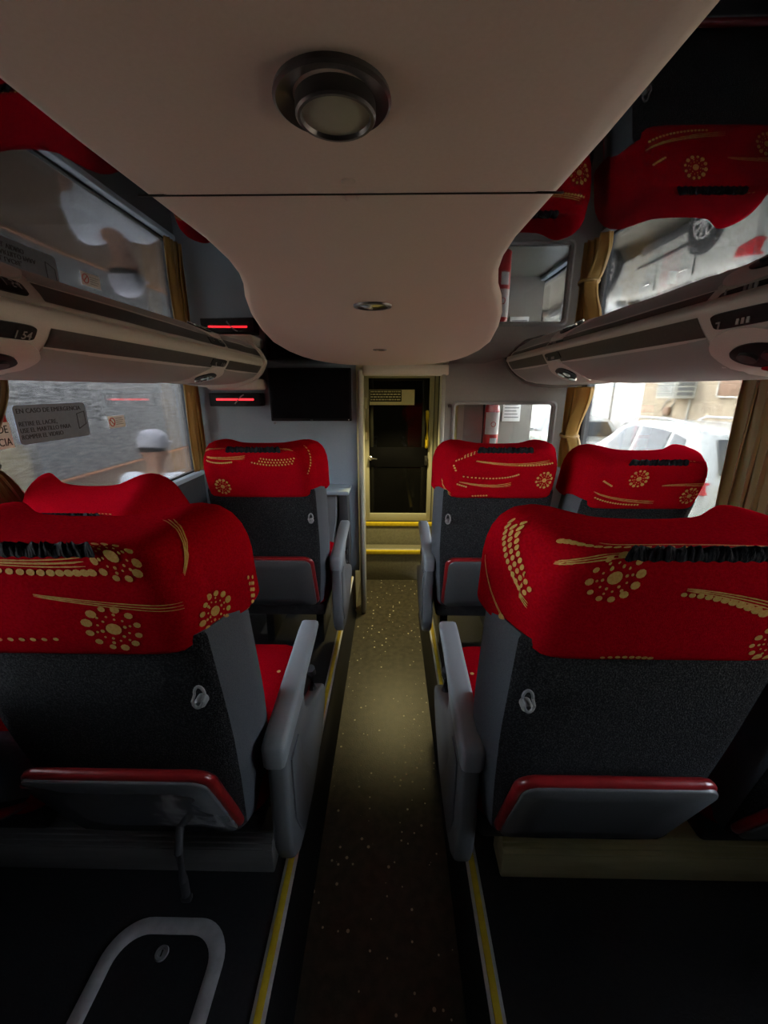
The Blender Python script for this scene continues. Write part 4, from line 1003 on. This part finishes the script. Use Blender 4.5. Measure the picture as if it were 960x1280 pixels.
for s_, n, arm in ((-1, 'l', [(-.25, -.02, 1.13), (-.22, .20, 1.05), (-.21, .27, 1.05)]), (1, 'r', [(.27, -.06, 1.14), (.22, .13, .99), (.20, .19, .97)])):
    body['sh' + n] = (J(.20 * s_, 0, 1.455), .06); body['el' + n] = (J(*arm[0]), .043); body['wr' + n] = (J(*arm[1]), .028); body['pa' + n] = (J(*arm[2]), (.034, .018))
    be += [('chest', 'sh' + n), ('sh' + n, 'el' + n), ('el' + n, 'wr' + n), ('wr' + n, 'pa' + n)]
    hp = Vector(arm[2])
    for q in range(4):
        o1 = hp + Vector((-.026 + .0175 * q, .045, .0)); o2 = o1 + Vector((0, .022, -.018))
        body[f'f{q}a{n}'] = (J(*(o1)), .009); body[f'f{q}b{n}'] = (J(*o2), .008); be += [('pa' + n, f'f{q}a{n}'), (f'f{q}a{n}', f'f{q}b{n}')]
    o1 = hp + Vector((-s_ * .045, .01, .01)); body['th' + n] = (J(*o1), .010); be += [('pa' + n, 'th' + n)]
    body['hip' + n] = (J(.095 * s_, 0, .90), .09); body['kn' + n] = (J(.105 * s_, .02, .50), .058); body['an' + n] = (J(.11 * s_, -.01, .10), .04); body['toe' + n] = (J(.12 * s_, .15, .05), (.045, .035))
    be += [('pelvis', 'hip' + n), ('hip' + n, 'kn' + n), ('kn' + n, 'an' + n), ('an' + n, 'toe' + n)]
skin_mesh('body', body, be, 'skin', per)
sh = {'waist': (J(0, 0, .93), (.175, .145)), 'mid': (J(0, 0, 1.10), (.17, .14)), 'chest': (J(0, 0, 1.30), (.185, .15)), 'col': (J(0, .01, 1.515), .105)}
se = [('waist', 'mid'), ('mid', 'chest'), ('chest', 'col')]
for s_, n, e in ((-1, 'l', (-.235, -.014, 1.22)), (1, 'r', (.255, -.045, 1.22))):
    sh['sh' + n] = (J(.205 * s_, 0, 1.455), .080); sh['el' + n] = (J(*e), .07); se += [('chest', 'sh' + n), ('sh' + n, 'el' + n)]
skin_mesh('shirt', sh, se, 'shirt', per)
tr = {'pel': (J(0, 0, .93), (.16, .13))}; te = []
for s_, n in ((-1, 'l'), (1, 'r')):
    tr['hip' + n] = (J(.095 * s_, 0, .86), .105); tr['kn' + n] = (J(.105 * s_, .02, .50), .078); tr['an' + n] = (J(.11 * s_, -.005, .11), .068); te += [('pel', 'hip' + n), ('hip' + n, 'kn' + n), ('kn' + n, 'an' + n)]
skin_mesh('jeans', tr, te, 'jeans', per)
mb = MB()
hc = Vector(J(0, .04, 1.685))
mb.lathe([(.104, -.01), (.106, .02), (.098, .06), (.075, .095), (.04, .112), (.0001, .116)], hc, 'z', 28)
o_ = []
for k in range(13):
    a = PI * k / 12; o_.append((hc.x + .085 * math.cos(a), hc.y + .075 + .10 * math.sin(a)))
mb.loft([[(x_, y_, hc.z + .004) for x_, y_ in o_], [(x_, y_, hc.z + .014) for x_, y_ in o_]], True, True)
mb.build('cap', 'cap', per)
mb = MB(); mb.lathe([(.096, -.085), (.100, -.04), (.101, -.008)], hc + Vector((0, -.008, 0)), 'z', 28); 
mb2 = MB(); rings = []
for z_, r_ in ((-.035, .094), (-.02, .099), (-.01, .101), (.0, .101)): rings.append([hc + Vector((math.cos(a) * r_, -.004 + math.sin(a) * r_, z_)) for a in [PI + .25 + (PI - .5) * k / 18 for k in range(19)]])
mb2.loft(rings, False, False); hr = mb2.build('hair', 'hair', per, recalc=False); so = hr.modifiers.new('t', 'SOLIDIFY'); so.thickness = .012
for s_ in (-1, 1):
    MB().lathe([(.0001, .010), (.010, .006), (.012, -.004)], (px + .032 * s_, py + .113, pz + 1.665), 'y', 12).build('eye', 'white', per)
MB().box((px, py + .115, pz + 1.60), (.045, .012, .009), .004).build('mouth', 'vinyl', per)
ph = thing('phone', (px - .21, py + .33, pz + 1.04), 'small black phone held by the person outside the left window', 'phone')
MB().box((px - .21, py + .315, pz + 1.075), (.072, .012, .145), .005).build('case', 'black', ph); MB().box((px - .21, py + .3085, pz + 1.075), (.064, .002, .13), .001).build('screen', 'screen', ph)

# ------------------------------------------------------------------ light
W = bpy.data.worlds.new('sky'); S.world = W; W.use_nodes = True
nt = W.node_tree; bg = nt.nodes['Background']
sky = nt.nodes.new('ShaderNodeTexSky'); sky.sky_type = 'NISHITA'; sky.sun_disc = False; sky.sun_elevation = math.radians(42); sky.sun_rotation = math.radians(-45)
hs = nt.nodes.new('ShaderNodeHueSaturation'); hs.inputs['Saturation'].default_value = .35
nt.links.new(sky.outputs[0], hs.inputs['Color']); nt.links.new(hs.outputs[0], bg.inputs[0]); bg.inputs[1].default_value = 1.3
sun = bpy.data.lights.new('sun', 'SUN'); sun.energy = 2.2; sun.angle = math.radians(.6); sun.color = (1, .93, .80)
so = bpy.data.objects.new('sun', sun); C.objects.link(so)
d = Vector((.52, -.46, -.72)); so.rotation_euler = d.to_track_quat('-Z', 'Y').to_euler()
al = bpy.data.lights.new('step_light', 'SPOT'); al.energy = 27; al.color = (1, .82, .36); al.spot_size = math.radians(95); al.spot_blend = .6; al.shadow_soft_size = .04
ao = bpy.data.objects.new('step_light', al); C.objects.link(ao); ao.location = (.06, 3.02, 1.735)

for k in ('led', 'lamp_on'): M[k].cycles.emission_sampling = 'NONE'
# ------------------------------------------------------------------ camera
cam = bpy.data.cameras.new('camera'); co = bpy.data.objects.new('camera', cam); C.objects.link(co)
cam.sensor_fit = 'VERTICAL'; cam.sensor_height = 24; cam.lens = 24 * 510 / 1280
cam.clip_start = .01; cam.clip_end = 200
pitch = math.atan(153 / 510); yaw = math.atan2(9 / 510, math.cos(pitch) + 153 / 510 * math.sin(pitch))
co.location = (0, 0, 1.6); co.rotation_euler = (PI / 2 - pitch, 0, yaw)
S.camera = co
S.view_settings.view_transform = 'Standard'; S.view_settings.look = 'None'; S.view_settings.exposure = 1.6; S.view_settings.gamma = 1
S.view_settings.use_curve_mapping = False
S.cycles.use_denoising = True
S.cycles.max_bounces = 12; S.cycles.diffuse_bounces = 6; S.cycles.glossy_bounces = 6; S.cycles.transparent_max_bounces = 16
S.cycles.sample_clamp_indirect = 6
